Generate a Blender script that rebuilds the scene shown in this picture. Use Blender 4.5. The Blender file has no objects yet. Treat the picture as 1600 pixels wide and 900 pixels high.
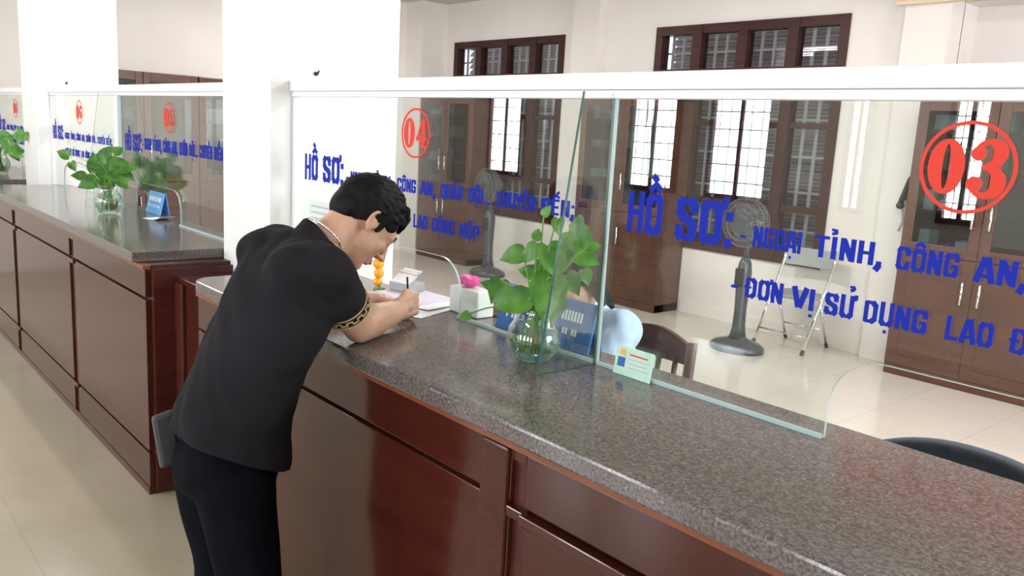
import bpy, bmesh, math, random
from mathutils import Vector, Matrix, Euler
random.seed(7)
PI = math.pi
S = bpy.context.scene
C = S.collection
# ------------------------------------------------------------------ camera, world, light, exposure
EYE = 1.68
RC = Matrix(((0.6515527965893301, -0.1729886900988265, 0.7386161833824895),
             (0.756553189896279, 0.076642932617994, -0.6494252318300224),
             (0.055733509797858294, 0.9819372556215624, 0.18081206239630762)))
cam_d = bpy.data.cameras.new('camera')
cam_d.sensor_width = 36.0
cam_d.lens = 1298.0 / 1600.0 * 36.0
cam_d.clip_start = 0.05
cam = bpy.data.objects.new('camera', cam_d)
C.objects.link(cam)
cam.matrix_world = Matrix.Translation((0, 0, EYE)) @ RC.to_4x4()
S.camera = cam
S.view_settings.view_transform = 'Standard'
S.view_settings.look = 'None'
S.view_settings.gamma = 1.0
S.view_settings.use_curve_mapping = False
S.view_settings.exposure = 0.0
S.cycles.max_bounces = 10
S.cycles.transparent_max_bounces = 24
S.cycles.use_denoising = True

W = bpy.data.worlds.new('world')
S.world = W
W.use_nodes = True
W.node_tree.nodes['Background'].inputs[0].default_value = (0.80, 0.90, 1.0, 1)
W.node_tree.nodes['Background'].inputs[1].default_value = 3.0

def area(name, loc, rot, sx, sy, power, col=(1, 1, 1)):
    d = bpy.data.lights.new(name, 'AREA')
    d.shape = 'RECTANGLE'; d.size = sx; d.size_y = sy; d.energy = power; d.color = col
    o = bpy.data.objects.new(name, d); C.objects.link(o)
    o.location = loc; o.rotation_euler = rot
    return o
LOBBY_WINDOWS = [(-10.9, -10.1), (-9.0, -8.3), (-6.45, -5.75), (-5.35, -4.6), (-3.84, -3.62), (-2.96, -2.6), (-1.4, -0.7), (0.2, 1.0), (2.0, 2.8)]
for wx0, wx1 in LOBBY_WINDOWS:
    area('window_daylight', ((wx0 + wx1) / 2, -4.14, 1.95), (PI / 2, 0, 0), wx1 - wx0 - 0.02, 1.6, 88, (0.92, 0.96, 1.0))
# added fill light, out of frame at the windowless right wall, brightens the office
area('office_fill_light', (3.85, 4.4, 1.7), (0, PI / 2, 0), 1.9, 3.0, 250, (0.95, 0.97, 1.0))

# ------------------------------------------------------------------ materials
def mat(name, col, rough=0.5, metal=0.0, spec=0.5, coat=0.0, emit=None, estr=1.0, sub=0.0):
    m = bpy.data.materials.new(name); m.use_nodes = True
    b = m.node_tree.nodes['Principled BSDF']
    b.inputs['Base Color'].default_value = (*col, 1)
    b.inputs['Roughness'].default_value = rough
    b.inputs['Metallic'].default_value = metal
    b.inputs['Specular IOR Level'].default_value = spec
    b.inputs['Coat Weight'].default_value = coat
    b.inputs['Coat Roughness'].default_value = 0.05
    if sub:
        b.inputs['Subsurface Weight'].default_value = sub
        b.inputs['Subsurface Radius'].default_value = (0.02, 0.008, 0.004)
    if emit:
        b.inputs['Emission Color'].default_value = (*emit, 1)
        b.inputs['Emission Strength'].default_value = estr
    return m
def N(m, t, **kw):
    n = m.node_tree.nodes.new(t)
    for k, v in kw.items():
        if k in n.inputs.keys(): n.inputs[k].default_value = v
        else: setattr(n, k, v)
    return n
def L(m, a, ao, b, bi): m.node_tree.links.new(a.outputs[ao], b.inputs[bi])
def mottle(m, c1, c2, scale, stretch=(1, 1, 1), lo=0.35, hi=0.65, bump=0.0, detail=6, rough2=None):
    b = m.node_tree.nodes['Principled BSDF']
    tc = N(m, 'ShaderNodeTexCoord'); mp = N(m, 'ShaderNodeMapping'); mp.inputs['Scale'].default_value = stretch
    nz = N(m, 'ShaderNodeTexNoise', Scale=scale, Detail=detail)
    rp = N(m, 'ShaderNodeValToRGB')
    rp.color_ramp.elements[0].position = lo; rp.color_ramp.elements[0].color = (*c1, 1)
    rp.color_ramp.elements[1].position = hi; rp.color_ramp.elements[1].color = (*c2, 1)
    L(m, tc, 'Object', mp, 'Vector'); L(m, mp, 'Vector', nz, 'Vector'); L(m, nz, 'Fac', rp, 'Fac'); L(m, rp, 'Color', b, 'Base Color')
    if bump:
        bp = N(m, 'ShaderNodeBump', Strength=bump); L(m, nz, 'Fac', bp, 'Height'); L(m, bp, 'Normal', b, 'Normal')
    return m
M = {}
M['wall'] = mottle(mat('wall_paint', (.8, .76, .73), .7), (.79, .745, .715), (.81, .77, .74), 3)
M['column'] = mottle(mat('column_paint', (.9, .9, .9), .55), (.80, .805, .80), (.84, .845, .84), 2)
M['ceiling'] = mottle(mat('ceiling_paint', (.7, .68, .6), .8), (.60, .57, .50), (.64, .61, .54), 3)
M['wood'] = mottle(mat('mahogany_lacquer', (.12, .03, .02), .13, coat=.08, spec=.45), (.044, .009, .006), (.066, .014, .009), 2.2, (1, 1, 7), .3, .7)
M['wood_groove'] = mottle(mat('mahogany_groove', (.06, .014, .01), .35), (.045, .008, .006), (.075, .015, .011), 3, (1, 1, 6))
M['wood_edge'] = mottle(mat('mahogany_edge', (.2, .06, .03), .3), (.16, .045, .022), (.23, .07, .035), 4, (1, 1, 5))
M['cabwood'] = mottle(mat('cabinet_walnut', (.12, .05, .035), .28, spec=.5), (.075, .029, .019), (.115, .046, .030), 2.5, (1, 1, 8))
M['winwood'] = mottle(mat('window_wood', (.045, .012, .01), .4, spec=.3), (.035, .009, .008), (.055, .016, .013), 4, (1, 1, 6))
M['chairwood'] = mottle(mat('chair_wood', (.06, .025, .018), .35), (.045, .02, .015), (.075, .032, .022), 4, (1, 1, 6))
M['white_metal'] = mat('white_aluminium', (.86, .87, .9), .3, spec=.5)
M['chrome'] = mat('chrome', (.85, .86, .88), .12, 1.0)
M['steel'] = mat('brushed_steel', (.62, .62, .62), .3, 1.0)
M['black'] = mat('black_plastic', (.015, .016, .018), .35)
M['fan'] = mat('grey_plastic', (.05, .06, .075), .3)
M['fan_cage'] = mat('grey_cage', (.11, .115, .125), .4)
M['blue'] = mat('blue_vinyl', (.008, .022, .36), .6, spec=.15)
M['red'] = mat('red_vinyl', (.72, .06, .04), .6, spec=.15)
M['paper'] = mat('paper', (.86, .87, .9), .8)
M['paper_print'] = mat('printed_rows', (.5, .53, .56), .8)
M['signblue'] = mottle(mat('sign_blue', (.03, .16, .5), .25), (.018, .12, .42), (.03, .17, .52), 14)
M['signblue2'] = mat('sign_light_blue', (.09, .36, .8), .3)
M['leaf'] = mottle(mat('leaf', (.08, .25, .03), .38), (.03, .125, .014), (.10, .28, .035), 22)
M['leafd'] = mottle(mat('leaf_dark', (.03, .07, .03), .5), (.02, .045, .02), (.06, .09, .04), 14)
M['stem'] = mat('stem', (.14, .3, .06), .5)
M['soil'] = mottle(mat('roots', (.2, .13, .06), .8), (.10, .09, .03), (.32, .22, .10), 40)
M['skin'] = mottle(mat('skin', (.55, .30, .20), .5, sub=.08), (.56, .32, .22), (.64, .385, .28), 9)
M['hair'] = mottle(mat('hair', (.008, .008, .010), .62, spec=.18), (.0015, .0015, .002), (.005, .005, .006), 90, (1, 1, .2), bump=.4)
M['shirt'] = mottle(mat('black_shirt', (.02, .018, .022), .9, spec=.2), (.009, .008, .011), (.013, .012, .016), 5, bump=.12)
M['trousers'] = mottle(mat('dark_trousers', (.006, .007, .012), .9, spec=.1), (.002, .0025, .005), (.004, .0045, .009), 6)
M['gold'] = mat('gold_thread', (.5, .36, .18), .5)
M['silver'] = mat('silver_chain', (.8, .78, .72), .3, 1.0)
M['blueshirt'] = mottle(mat('light_blue_shirt', (.45, .6, .85), .8), (.42, .57, .82), (.5, .65, .88), 8)
M['orange'] = mat('orange_beads', (.95, .42, .02), .35)
M['magenta'] = mat('magenta_flower', (.75, .03, .32), .5)
M['lilac'] = mat('lilac_paper', (.62, .58, .72), .6)
M['carton'] = mat('pale_carton', (.72, .76, .76), .6)
M['card'] = mottle(mat('green_card', (.5, .72, .6), .5), (.46, .70, .58), (.56, .78, .66), 30)
M['navy'] = mottle(mat('navy_fabric', (.03, .05, .075), .75), (.025, .042, .065), (.04, .06, .085), 60, bump=.2)
M['seat_grey'] = mat('grey_padding', (.35, .37, .38), .6)
M['beigeframe'] = mat('beige_frame', (.72, .6, .42), .5)
M['bannerred'] = mat('banner_red', (.62, .08, .05), .5)
M['pouch'] = mat('grey_pouch', (.06, .063, .075), .45)
M['tube'] = mat('lamp_tube', (1, 1, 1), .3, emit=(1, 1, 1), estr=9)
M['lip'] = mat('lips', (.36, .13, .10), .5)
M['box_files'] = mat('file_paper', (.62, .68, .72), .7)
M['box_blue'] = mat('file_blue', (.06, .12, .42), .6)
M['eye'] = mat('eye_dark', (.02, .015, .012), .3)

# floors: large glossy tiles with faint joints and mottling
def floor_mat(name, c1, c2, rough, joint):
    m = mat(name, c1, rough, spec=.5)
    mottle(m, c1, c2, 1.1, lo=.3, hi=.7)
    nt = m.node_tree; b = nt.nodes['Principled BSDF']
    src = b.inputs['Base Color'].links[0].from_socket
    tc = N(m, 'ShaderNodeTexCoord'); br = N(m, 'ShaderNodeTexBrick', Scale=1.0)
    br.offset = 0; br.inputs['Brick Width'].default_value = .6; br.inputs['Row Height'].default_value = .6
    br.inputs['Mortar Size'].default_value = .003; br.inputs['Color1'].default_value = (1, 1, 1, 1)
    br.inputs['Color2'].default_value = (.97, .97, .97, 1); br.inputs['Mortar'].default_value = (joint, joint, joint, 1)
    mx = N(m, 'ShaderNodeMixRGB', blend_type='MULTIPLY'); mx.inputs[0].default_value = 1
    L(m, tc, 'Object', br, 'Vector'); nt.links.new(src, mx.inputs[1]); L(m, br, 'Color', mx, 2); L(m, mx, 'Color', b, 'Base Color')
    return m
M['floor_lobby'] = floor_mat('lobby_tiles', (.41, .36, .26), (.50, .445, .34), .2, .9)
M['floor_office'] = floor_mat('office_tiles', (.55, .51, .455), (.61, .57, .515), .14, .8)

# granite: brownish grey with pale and dark flecks
def granite():
    m = mat('granite', (.12, .1, .1), .13, spec=.6)
    b = m.node_tree.nodes['Principled BSDF']
    tc = N(m, 'ShaderNodeTexCoord')
    n1 = N(m, 'ShaderNodeTexNoise', Scale=160.0, Detail=4.0)
    r1 = N(m, 'ShaderNodeValToRGB'); e = r1.color_ramp.elements
    e[0].position = .36; e[0].color = (.058, .049, .048, 1); e[1].position = .64; e[1].color = (.175, .15, .142, 1)
    v = N(m, 'ShaderNodeTexVoronoi', Scale=120.0)
    r2 = N(m, 'ShaderNodeValToRGB'); e = r2.color_ramp.elements
    e[0].position = .13; e[0].color = (1, 1, 1, 1); e[1].position = .2; e[1].color = (0, 0, 0, 1)
    n3 = N(m, 'ShaderNodeTexNoise', Scale=33.0); r3 = N(m, 'ShaderNodeValToRGB')
    r3.color_ramp.elements[0].position = .5; r3.color_ramp.elements[1].position = .62
    mu = N(m, 'ShaderNodeMath', operation='MULTIPLY')
    mx = N(m, 'ShaderNodeMixRGB'); mx.inputs[2].default_value = (.42, .38, .36, 1)
    for n in (n1, v, n3): L(m, tc, 'Object', n, 'Vector')
    L(m, n1, 'Fac', r1, 'Fac'); L(m, v, 'Distance', r2, 'Fac'); L(m, n3, 'Fac', r3, 'Fac')
    L(m, r2, 'Color', mu, 0); L(m, r3, 'Color', mu, 1); L(m, mu, 0, mx, 0); L(m, r1, 'Color', mx, 1); L(m, mx, 'Color', b, 'Base Color')
    return m
M['granite'] = granite()

# thin clear glass: straight-through tint plus a Fresnel mirror
def glass(name, tint, gloss=(1, 1, 1), rough=0.0, boost=1.0):
    m = bpy.data.materials.new(name); m.use_nodes = True
    nt = m.node_tree; nt.nodes.remove(nt.nodes['Principled BSDF'])
    out = [n for n in nt.nodes if n.type == 'OUTPUT_MATERIAL'][0]
    tr = N(m, 'ShaderNodeBsdfTransparent', Color=(*tint, 1)); gl = N(m, 'ShaderNodeBsdfGlossy', Color=(*gloss, 1), Roughness=rough)
    ge = N(m, 'ShaderNodeNewGeometry'); mi = N(m, 'ShaderNodeMix'); mi.data_type = 'FLOAT'
    mi.inputs[2].default_value = 1.5; mi.inputs[3].default_value = 1 / 1.5
    fr = N(m, 'ShaderNodeFresnel'); mu = N(m, 'ShaderNodeMath', operation='MULTIPLY'); mu.inputs[1].default_value = boost
    ms = N(m, 'ShaderNodeMixShader')
    L(m, ge, 'Backfacing', mi, 0); L(m, mi, 0, fr, 'IOR'); L(m, fr, 'Fac', mu, 0); L(m, mu, 0, ms, 0)
    L(m, tr, 0, ms, 1); L(m, gl, 0, ms, 2); L(m, ms, 0, out, 'Surface')
    return m
M['glass'] = glass('clear_glass', (.955, .98, .965))
M['glass_edge'] = mat('glass_edge', (.05, .13, .11), .15)
M['glass_edge_light'] = mat('glass_edge_pale', (.40, .50, .51), .25)
M['vase_glass'] = glass('vase_glass', (.93, .97, .95), boost=1.6)
M['cabglass'] = glass('cabinet_glass', (.62, .68, .68), boost=1.3)
M['winglass'] = glass('window_glass', (.75, .75, .76), boost=1.2)
M['water'] = glass('water', (.86, .93, .86), boost=.6)
def slatmat(name, c1, c2, per):
    m = mat(name, c1, .6); b = m.node_tree.nodes['Principled BSDF']
    tc = N(m, 'ShaderNodeTexCoord'); wv = N(m, 'ShaderNodeTexWave', Scale=per, Distortion=.3); wv.bands_direction = 'Z'
    rp = N(m, 'ShaderNodeValToRGB'); rp.color_ramp.elements[0].color = (*c1, 1); rp.color_ramp.elements[1].color = (*c2, 1)
    L(m, tc, 'Object', wv, 'Vector'); L(m, wv, 'Fac', rp, 'Fac'); L(m, rp, 'Color', b, 'Base Color')
    return m
M['blind'] = slatmat('roller_shutter', (.22, .18, .18), (.52, .45, .44), 9)

# ------------------------------------------------------------------ mesh helpers
class B:
    def __init__(s): s.bm = bmesh.new(); s.mi = 0
    def _tag(s, faces):
        for f in faces: f.material_index = s.mi
    def box(s, x0, x1, y0, y1, z0, z1):
        v = [s.bm.verts.new(p) for p in ((x0, y0, z0), (x1, y0, z0), (x1, y1, z0), (x0, y1, z0), (x0, y0, z1), (x1, y0, z1), (x1, y1, z1), (x0, y1, z1))]
        s._tag([s.bm.faces.new([v[i] for i in q]) for q in ((3, 2, 1, 0), (4, 5, 6, 7), (0, 1, 5, 4), (1, 2, 6, 5), (2, 3, 7, 6), (3, 0, 4, 7))])
        return s
    def obox(s, c, u, v, w):          # oriented box: centre and three half vectors
        c, u, v, w = map(Vector, (c, u, v, w))
        p = [s.bm.verts.new(c + a * u + b * v + d * w) for a, b, d in ((-1, -1, -1), (1, -1, -1), (1, 1, -1), (-1, 1, -1), (-1, -1, 1), (1, -1, 1), (1, 1, 1), (-1, 1, 1))]
        s._tag([s.bm.faces.new([p[i] for i in q]) for q in ((3, 2, 1, 0), (4, 5, 6, 7), (0, 1, 5, 4), (1, 2, 6, 5), (2, 3, 7, 6), (3, 0, 4, 7))])
        return s
    def prism(s, pts, ext):           # polygon (3-D points) pushed along ext
        ext = Vector(ext); a = [s.bm.verts.new(p) for p in pts]; b = [s.bm.verts.new(Vector(p) + ext) for p in pts]
        n = len(pts); fs = [s.bm.faces.new(a[::-1]), s.bm.faces.new(b)]
        for i in range(n): fs.append(s.bm.faces.new((a[i], a[(i + 1) % n], b[(i + 1) % n], b[i])))
        s._tag(fs); return s
    def tube(s, path, r, seg=10, close=False, flat=1.0):
        path = [Vector(p) for p in path]; n = len(path); rr = r if isinstance(r, (list, tuple)) else [r] * n
        rings = []; up = None
        for i, p in enumerate(path):
            if close: t = path[(i + 1) % n] - path[i - 1]
            else: t = path[min(i + 1, n - 1)] - path[max(i - 1, 0)]
            t.normalize()
            if up is None: up = Vector((0, 0, 1)) if abs(t.z) < .9 else Vector((1, 0, 0))
            a = t.cross(up).normalized(); b = a.cross(t).normalized(); up = b
            rings.append([s.bm.verts.new(p + rr[i] * (math.cos(2 * PI * k / seg) * a + flat * math.sin(2 * PI * k / seg) * b)) for k in range(seg)])
        fs = []
        for i in range(n if close else n - 1):
            A, D = rings[i], rings[(i + 1) % n]
            for k in range(seg): fs.append(s.bm.faces.new((A[k], A[(k + 1) % seg], D[(k + 1) % seg], D[k])))
        if not close: fs += [s.bm.faces.new(rings[0][::-1]), s.bm.faces.new(rings[-1])]
        s._tag(fs); return s
    def lathe(s, prof, c, seg=32, sx=1, sy=1, cap=True):
        c = Vector(c); rings = []
        for r, z in prof: rings.append([s.bm.verts.new(c + Vector((max(r, 1e-4) * sx * math.cos(2 * PI * k / seg), max(r, 1e-4) * sy * math.sin(2 * PI * k / seg), z))) for k in range(seg)])
        fs = []
        for A, D in zip(rings, rings[1:]):
            for k in range(seg): fs.append(s.bm.faces.new((A[k], A[(k + 1) % seg], D[(k + 1) % seg], D[k])))
        if cap: fs += [s.bm.faces.new(rings[0][::-1]), s.bm.faces.new(rings[-1])]
        s._tag(fs); return s
    def ball(s, c, r, rot=None, seg=20):
        r = (r, r, r) if not isinstance(r, (tuple, list)) else r
        m = Matrix.Translation(c) @ (rot.to_4x4() if rot else Matrix()) @ Matrix.Diagonal((*r, 1))
        g = bmesh.ops.create_uvsphere(s.bm, u_segments=seg, v_segments=seg // 2 + 2, radius=1, matrix=m)
        for v in g['verts']:
            for f in v.link_faces: f.material_index = s.mi
        return s
    def cap(s, p, q, r0, r1, seg=18):  # tapered capsule
        p, q = Vector(p), Vector(q); d = (q - p); Ln = d.length; d.normalize()
        up = Vector((0, 0, 1)) if abs(d.z) < .9 else Vector((1, 0, 0)); a = d.cross(up).normalized(); b = a.cross(d)
        rings = []
        ks = [(p, r0, -1 + i / 5) for i in range(0, 6)] + [(q, r1, i / 5) for i in range(0, 6)]
        for o, r, h in ks:
            h = max(-.98, min(.98, h)); w = math.sqrt(1 - h * h)
            rings.append([s.bm.verts.new(o + d * r * h + r * w * (math.cos(2 * PI * k / seg) * a + math.sin(2 * PI * k / seg) * b)) for k in range(seg)])
        fs = []
        for A, D in zip(rings, rings[1:]):
            for k in range(seg): fs.append(s.bm.faces.new((A[k], A[(k + 1) % seg], D[(k + 1) % seg], D[k])))
        fs += [s.bm.faces.new(rings[0][::-1]), s.bm.faces.new(rings[-1])]
        return s
def obj(name, b, mats, parent=None, smooth=False, bevel=0, loc=None):
    bm = b.bm if isinstance(b, B) else b
    bmesh.ops.recalc_face_normals(bm, faces=bm.faces)
    me = bpy.data.meshes.new(name); bm.to_mesh(me); bm.free()
    for m in (mats if isinstance(mats, (list, tuple)) else [mats]): me.materials.append(m)
    o = bpy.data.objects.new(name, me); C.objects.link(o)
    if smooth:
        for p in me.polygons: p.use_smooth = True
    if bevel:
        mo = o.modifiers.new('bevel', 'BEVEL'); mo.width = bevel; mo.segments = 2; mo.limit_method = 'ANGLE'
    if parent:
        o.parent = parent
        pw = Matrix.Identity(4); q = parent
        chain = []
        while q: chain.append(q); q = q.parent
        for q in reversed(chain): pw = pw @ q.matrix_parent_inverse @ q.matrix_basis
        o.matrix_parent_inverse = pw.inverted()
    return o
def tag(o, label, cat, group=None):
    o['label'] = label; o['category'] = cat
    if group: o['group'] = group
    return o
def thing(name, label, cat, loc=(0, 0, 0), group=None):
    o = bpy.data.objects.new(name, None); C.objects.link(o); o.location = loc; o.empty_display_size = .1
    return tag(o, label, cat, group)
def struct(name, b, m, parent=None, **kw):
    o = obj(name, b, m, parent, **kw)
    if not parent: o['kind'] = 'structure'
    return o
def voxel(b, size, smooth=4, name='tmp', factor=.5):   # fuse overlapping closed shapes into one skin
    bm = b.bm; bmesh.ops.recalc_face_normals(bm, faces=bm.faces)
    me = bpy.data.meshes.new(name); bm.to_mesh(me); bm.free()
    o = bpy.data.objects.new(name, me); C.objects.link(o)
    r = o.modifiers.new('r', 'REMESH'); r.mode = 'VOXEL'; r.voxel_size = size
    if smooth:
        s = o.modifiers.new('s', 'SMOOTH'); s.factor = factor; s.iterations = smooth
    dg = bpy.context.evaluated_depsgraph_get(); me2 = bpy.data.meshes.new_from_object(o.evaluated_get(dg))
    bpy.data.objects.remove(o)
    out = bmesh.new(); out.from_mesh(me2)
    return out
def copy_tree(o, parent=None):
    c = o.copy(); C.objects.link(c)
    if parent: c.parent = parent
    for ch in list(o.children): copy_tree(ch, c)
    return c

# ================================================================== the setting
CEIL = 3.34
struct('floor', B().box(-12, 4, -4.2, 1.35, -.05, 0), M['floor_lobby'])
struct('floor_office', B().box(-12, 4, 1.35, 7.6, -.05, 0), M['floor_office'])
struct('ceiling', B().box(-12, 4, -4.3, 7.6, CEIL, CEIL + .1), M['ceiling'])
# office wall with two timber windows; recessed bay to the right
wb = B()
Wy0, Wy1 = 6.85, 7.0
wins = [(-9.2, -7.11), (-5.76, -3.68)]
WZ0, WZ1 = .66, 2.84
xs = -12
for a, c in wins:
    wb.box(xs, a, Wy0, Wy1, 0, CEIL); wb.box(a, c, Wy0, Wy1, 0, WZ0); wb.box(a, c, Wy0, Wy1, WZ1, CEIL); xs = c
wb.box(xs, -2.84, Wy0, Wy1, 0, CEIL)
struct('wall_back', wb, M['wall'])
struct('wall_back_recess', B().box(-2.84, 4, 7.25, 7.4, 0, CEIL).box(-2.9, -2.84, 6.99, 7.4, 0, CEIL), M['wall'])
struct('trim_1', B().box(-2.84, 4, 6.97, 7.25, 2.88, CEIL), M['wall'])               # beam over the recess
struct('trim_2', B().box(-6.9, -6.5, 6.75, 6.85, 0, CEIL), M['wall'])                 # pilasters
struct('trim_3', B().box(-3.19, -2.84, 6.76, 6.85, 0, CEIL), M['wall'])
struct('wall_left', B().box(-9.95, -9.79, -4.2, 6.85, 0, CEIL), M['wall'])
struct('trim_4', B().box(-9.79, -9.41, 6.45, 6.85, 0, CEIL), M['wall'])               # corner column of the office
struct('wall_right', B().box(3.9, 4.0, -4.2, 7.4, 0, CEIL), M['wall'])
lw = B(); xs = -12
LZ0, LZ1 = 1.15, 2.75
for a, c in LOBBY_WINDOWS:
    lw.box(xs, a, -4.3, -4.15, 0, CEIL); lw.box(a, c, -4.3, -4.15, 0, LZ0); lw.box(a, c, -4.3, -4.15, LZ1, CEIL); xs = c
lw.box(xs, 4, -4.3, -4.15, 0, CEIL)
struct('wall_front', lw, M['wall'])
for i, (a, c) in enumerate(LOBBY_WINDOWS):
    fb = B()
    for x in (a, c - .05): fb.box(x, x + .05, -4.15, -4.09, LZ0, LZ1)
    m_ = (a + c) / 2; fb.box(m_ - .02, m_ + .02, -4.13, -4.10, LZ0, LZ1)
    for z in (LZ0, LZ1 - .05, 2.22): fb.box(a, c, -4.15, -4.09, z, z + .05)
    w_ = struct('window_%d' % (i + 3), fb, M['winwood'])
    gb = B()
    for k in range(1, 4):
        for h0, h1 in ((a, m_), (m_, c)):
            if k < 3: x = h0 + (h1 - h0) * k / 3; gb.box(x - .005, x + .005, -4.11, -4.10, LZ0, LZ1)
    for k in range(1, 9): z = LZ0 + (LZ1 - LZ0) * k / 9; gb.box(a, c, -4.11, -4.10, z - .005, z + .005)
    obj('window_grille', gb, M['steel'], w_)
# main columns, one at each end of the counters
def column(name, x0, x1):
    o = struct(name, B().box(x0, x1, 1.5, 2.11, 0, CEIL), M['column'], bevel=.006)
    return o
column('trim_5', -3.74, -3.25)
column('trim_6', -7.9, -7.41)

# timber windows of the office
def office_window(n, a, c):
    y = 6.87; f = B(); t = .085
    f.box(a, a + t, y - .04, y + .08, WZ0, WZ1).box(c - t, c, y - .04, y + .08, WZ0, WZ1)
    f.box(a + t, c - t, y - .039, y + .079, WZ0, WZ0 + t).box(a + t, c - t, y - .039, y + .079, WZ1 - t, WZ1)
    f.box(a + t, c - t, y - .038, y + .078, 2.30, 2.42)                 # transom
    wdt = (c - a) / 4
    for k in (1, 2, 3):
        f.box(a + k * wdt - .055, a + k * wdt + .055, y - .045, y + .07, WZ0 + .001, WZ1 - .001)
    for k in range(4):                                         # sash rails
        x0, x1 = a + k * wdt, a + (k + 1) * wdt
        f.box(x0 + .02, x1 - .02, y - .02, y + .05, WZ0 + t, WZ0 + t + .08).box(x0 + .02, x1 - .02, y - .02, y + .05, 1.13, 1.19)
        f.box(x0 + .02, x1 - .02, y - .02, y + .05, 1.88, 1.93)
    w_ = struct('window_%d' % n, f, M['winwood'])
    for k in range(4):
        x0, x1 = a + k * wdt + .05, a + (k + 1) * wdt - .05
        for z0, z1 in ((WZ0 + .1, 2.3), (2.42, WZ1 - .08)):
            obj('pane', B().box(x0, x1, y + .01, y + .016, z0, z1), M['winglass'], w_)
    g = B()
    for k in range(4):
        x0, x1 = a + k * wdt, a + (k + 1) * wdt
        for j in (1, 2, 3): x = x0 + (x1 - x0) * j / 4; g.box(x - .012, x + .012, y + .09, y + .11, WZ0, WZ1)
    for z in (.95, 1.3, 1.62, 1.95, 2.2, 2.58): g.box(a, c, y + .1, y + .12, z, z + .02)
    obj('window_grille', g, M['white_metal'], w_)
    sh = B()
    for k in range(28):
        z = WZ0 + .03 + k * .078
        sh.obox(((a + c) / 2, y + .25, z), ((c - a) / 2, 0, 0), (0, .018, .030), (0, .003, -.002))
    obj('shutter_slats', sh, M['blind'], w_)
    struct('window_%d_backing' % n, B().box(a - .1, c + .1, 7.3, 7.34, .5, 3.0), M['blind'])
    return w_
office_window(1, *wins[0]); office_window(2, *wins[1])
struct('baseboard_back', B().box(-8.3, -6.9, 6.83, 6.85, 0, .10).box(-5.15, -3.19, 6.83, 6.85, 0, .1), M['wall'])

# ceiling tube lamps with their light
def tube_lamp(x, y, label):
    t = thing('ceiling_lamp', label, 'lamp', (x, y, CEIL), 'tube lamps on the ceiling')
    obj('lamp_housing', B().box(x - .62, x + .62, y - .04, y + .04, CEIL - .05, CEIL), M['white_metal'], t)
    obj('lamp_tube', B().tube([(x - .6, y, CEIL - .07), (x + .6, y, CEIL - .07)], .014), M['tube'], t, smooth=True)
    o = area('lamp_light', (x, y, CEIL - .1), (0, 0, 0), 1.2, .08, (48 if x < -6 else 78) if y > 1 else 14, (1, .985, .96))
    o.parent = t; o.matrix_parent_inverse = Matrix.Translation((-x, -y, -CEIL))
for x, y in ((-8.1, .9), (-7.0, 1.5), (-4.6, 3.9), (-8.0, 4.3), (-1.2, 4.0), (1.6, 4.4), (-5.2, -1.2), (-1.4, -1.4)):
    tube_lamp(x, y, 'slim white fluorescent tube lamp mounted under the ceiling')

# ================================================================== counters
CT = 1.09
def slab(name, x0, x1, label, y0=1.10, r=.004):
    b = B().prism([(x0 + r - r * math.sin(a * PI / 16), y0 + r - r * math.cos(a * PI / 16), CT - .045) for a in range(9)][::-1] + [(x1, y0, CT - .045), (x1, 1.72, CT - .045), (x0, 1.72, CT - .045)], (0, 0, .045))
    o = obj(name, b, M['granite'], bevel=.007); tag(o, label, 'countertop', 'granite countertops'); return o
slab('countertop', -3.08, 1.6, 'speckled grey-brown granite countertop on the near counter the man writes on', r=.09)
slab('countertop', -7.38, -3.75, 'grey granite countertop of the left counter beyond the white column')
slab('countertop', -9.78, -7.92, 'dark granite countertop end farthest away at the left edge of the photo', 1.13)

def counter(x0, x1, slots, label, post=None, grooves_to=None):
    t = thing('service_counter', label, 'counter', ((x0 + x1) / 2, 1.4, 0), 'wooden service counters')
    zt = CT - .045; y = 1.125
    obj('body', B().box(x0, x1, y + .025, 1.66, .0, zt), M['wood_groove'], t)
    obj('top_strip', B().box(x0, x1, y - .008, y + .03, zt - .018, zt - .001), M['wood_edge'], t)
    edges = [x0] + [s for p in slots for s in p] + [x1]
    for i in range(0, len(edges), 2):
        a, c = edges[i], edges[i + 1]
        if c - a < .03: continue
        for z0, z1 in ((.035, .195), (.207, .893), (.905, zt - .02)):
            obj('front_panel', B().box(a, c, y, y + .027, z0, z1), M['wood'], t, bevel=.003)
    for s0, s1 in slots:
        obj('slot_recess', B().box(s0, s1, y + .012, y + .028, .02, 1.0), M['wood_groove'], t)
        obj('slot_cap', B().box(s0, s1, y, y + .028, 1.001, zt - .019), M['wood'], t)
        obj('slot_stop', B().box(s0 - .004, s1 + .01, y - .008, y + .02, .872, .897), M['wood'], t, bevel=.003)
        obj('slot_stop', B().box(s0 - .004, s1 + .01, y - .008, y + .02, .182, .203), M['wood'], t, bevel=.003)
    if post:
        obj('post', B().box(post[0], post[1], y - .012, y + .02, .0, zt - .019), M['wood'], t, bevel=.006)
    obj('plinth', B().box(x0 + .0, x1, y - .004, y + .028, 0, .034), M['wood'], t, bevel=.003)
    return t
t = counter(-3.05, 1.55, [(-1.247, -1.203), (.2, .245)], 'dark mahogany service counter nearest the camera, under the leaning man', (-1.34, -1.25))
obj('rail_ledge', B().box(-1.2, .2, 1.108, 1.13, .872, .897), M['wood'], t, bevel=.003)
counter(-7.3, -3.66, [(-6.42, -6.32), (-4.93, -4.84)], 'long mahogany service counter on the left beyond the white column')
counter(-9.7, -7.98, [], 'mahogany service counter at the far left end of the row')
# end cheek of the left counter
o = obj('counter_end_panel', B().box(-3.66, -3.63, 1.15, 1.5, .02, 1.03), M['wood_groove'])
tag(o, 'dark mahogany end board on the left counter beside the gate gap', 'board')
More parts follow.
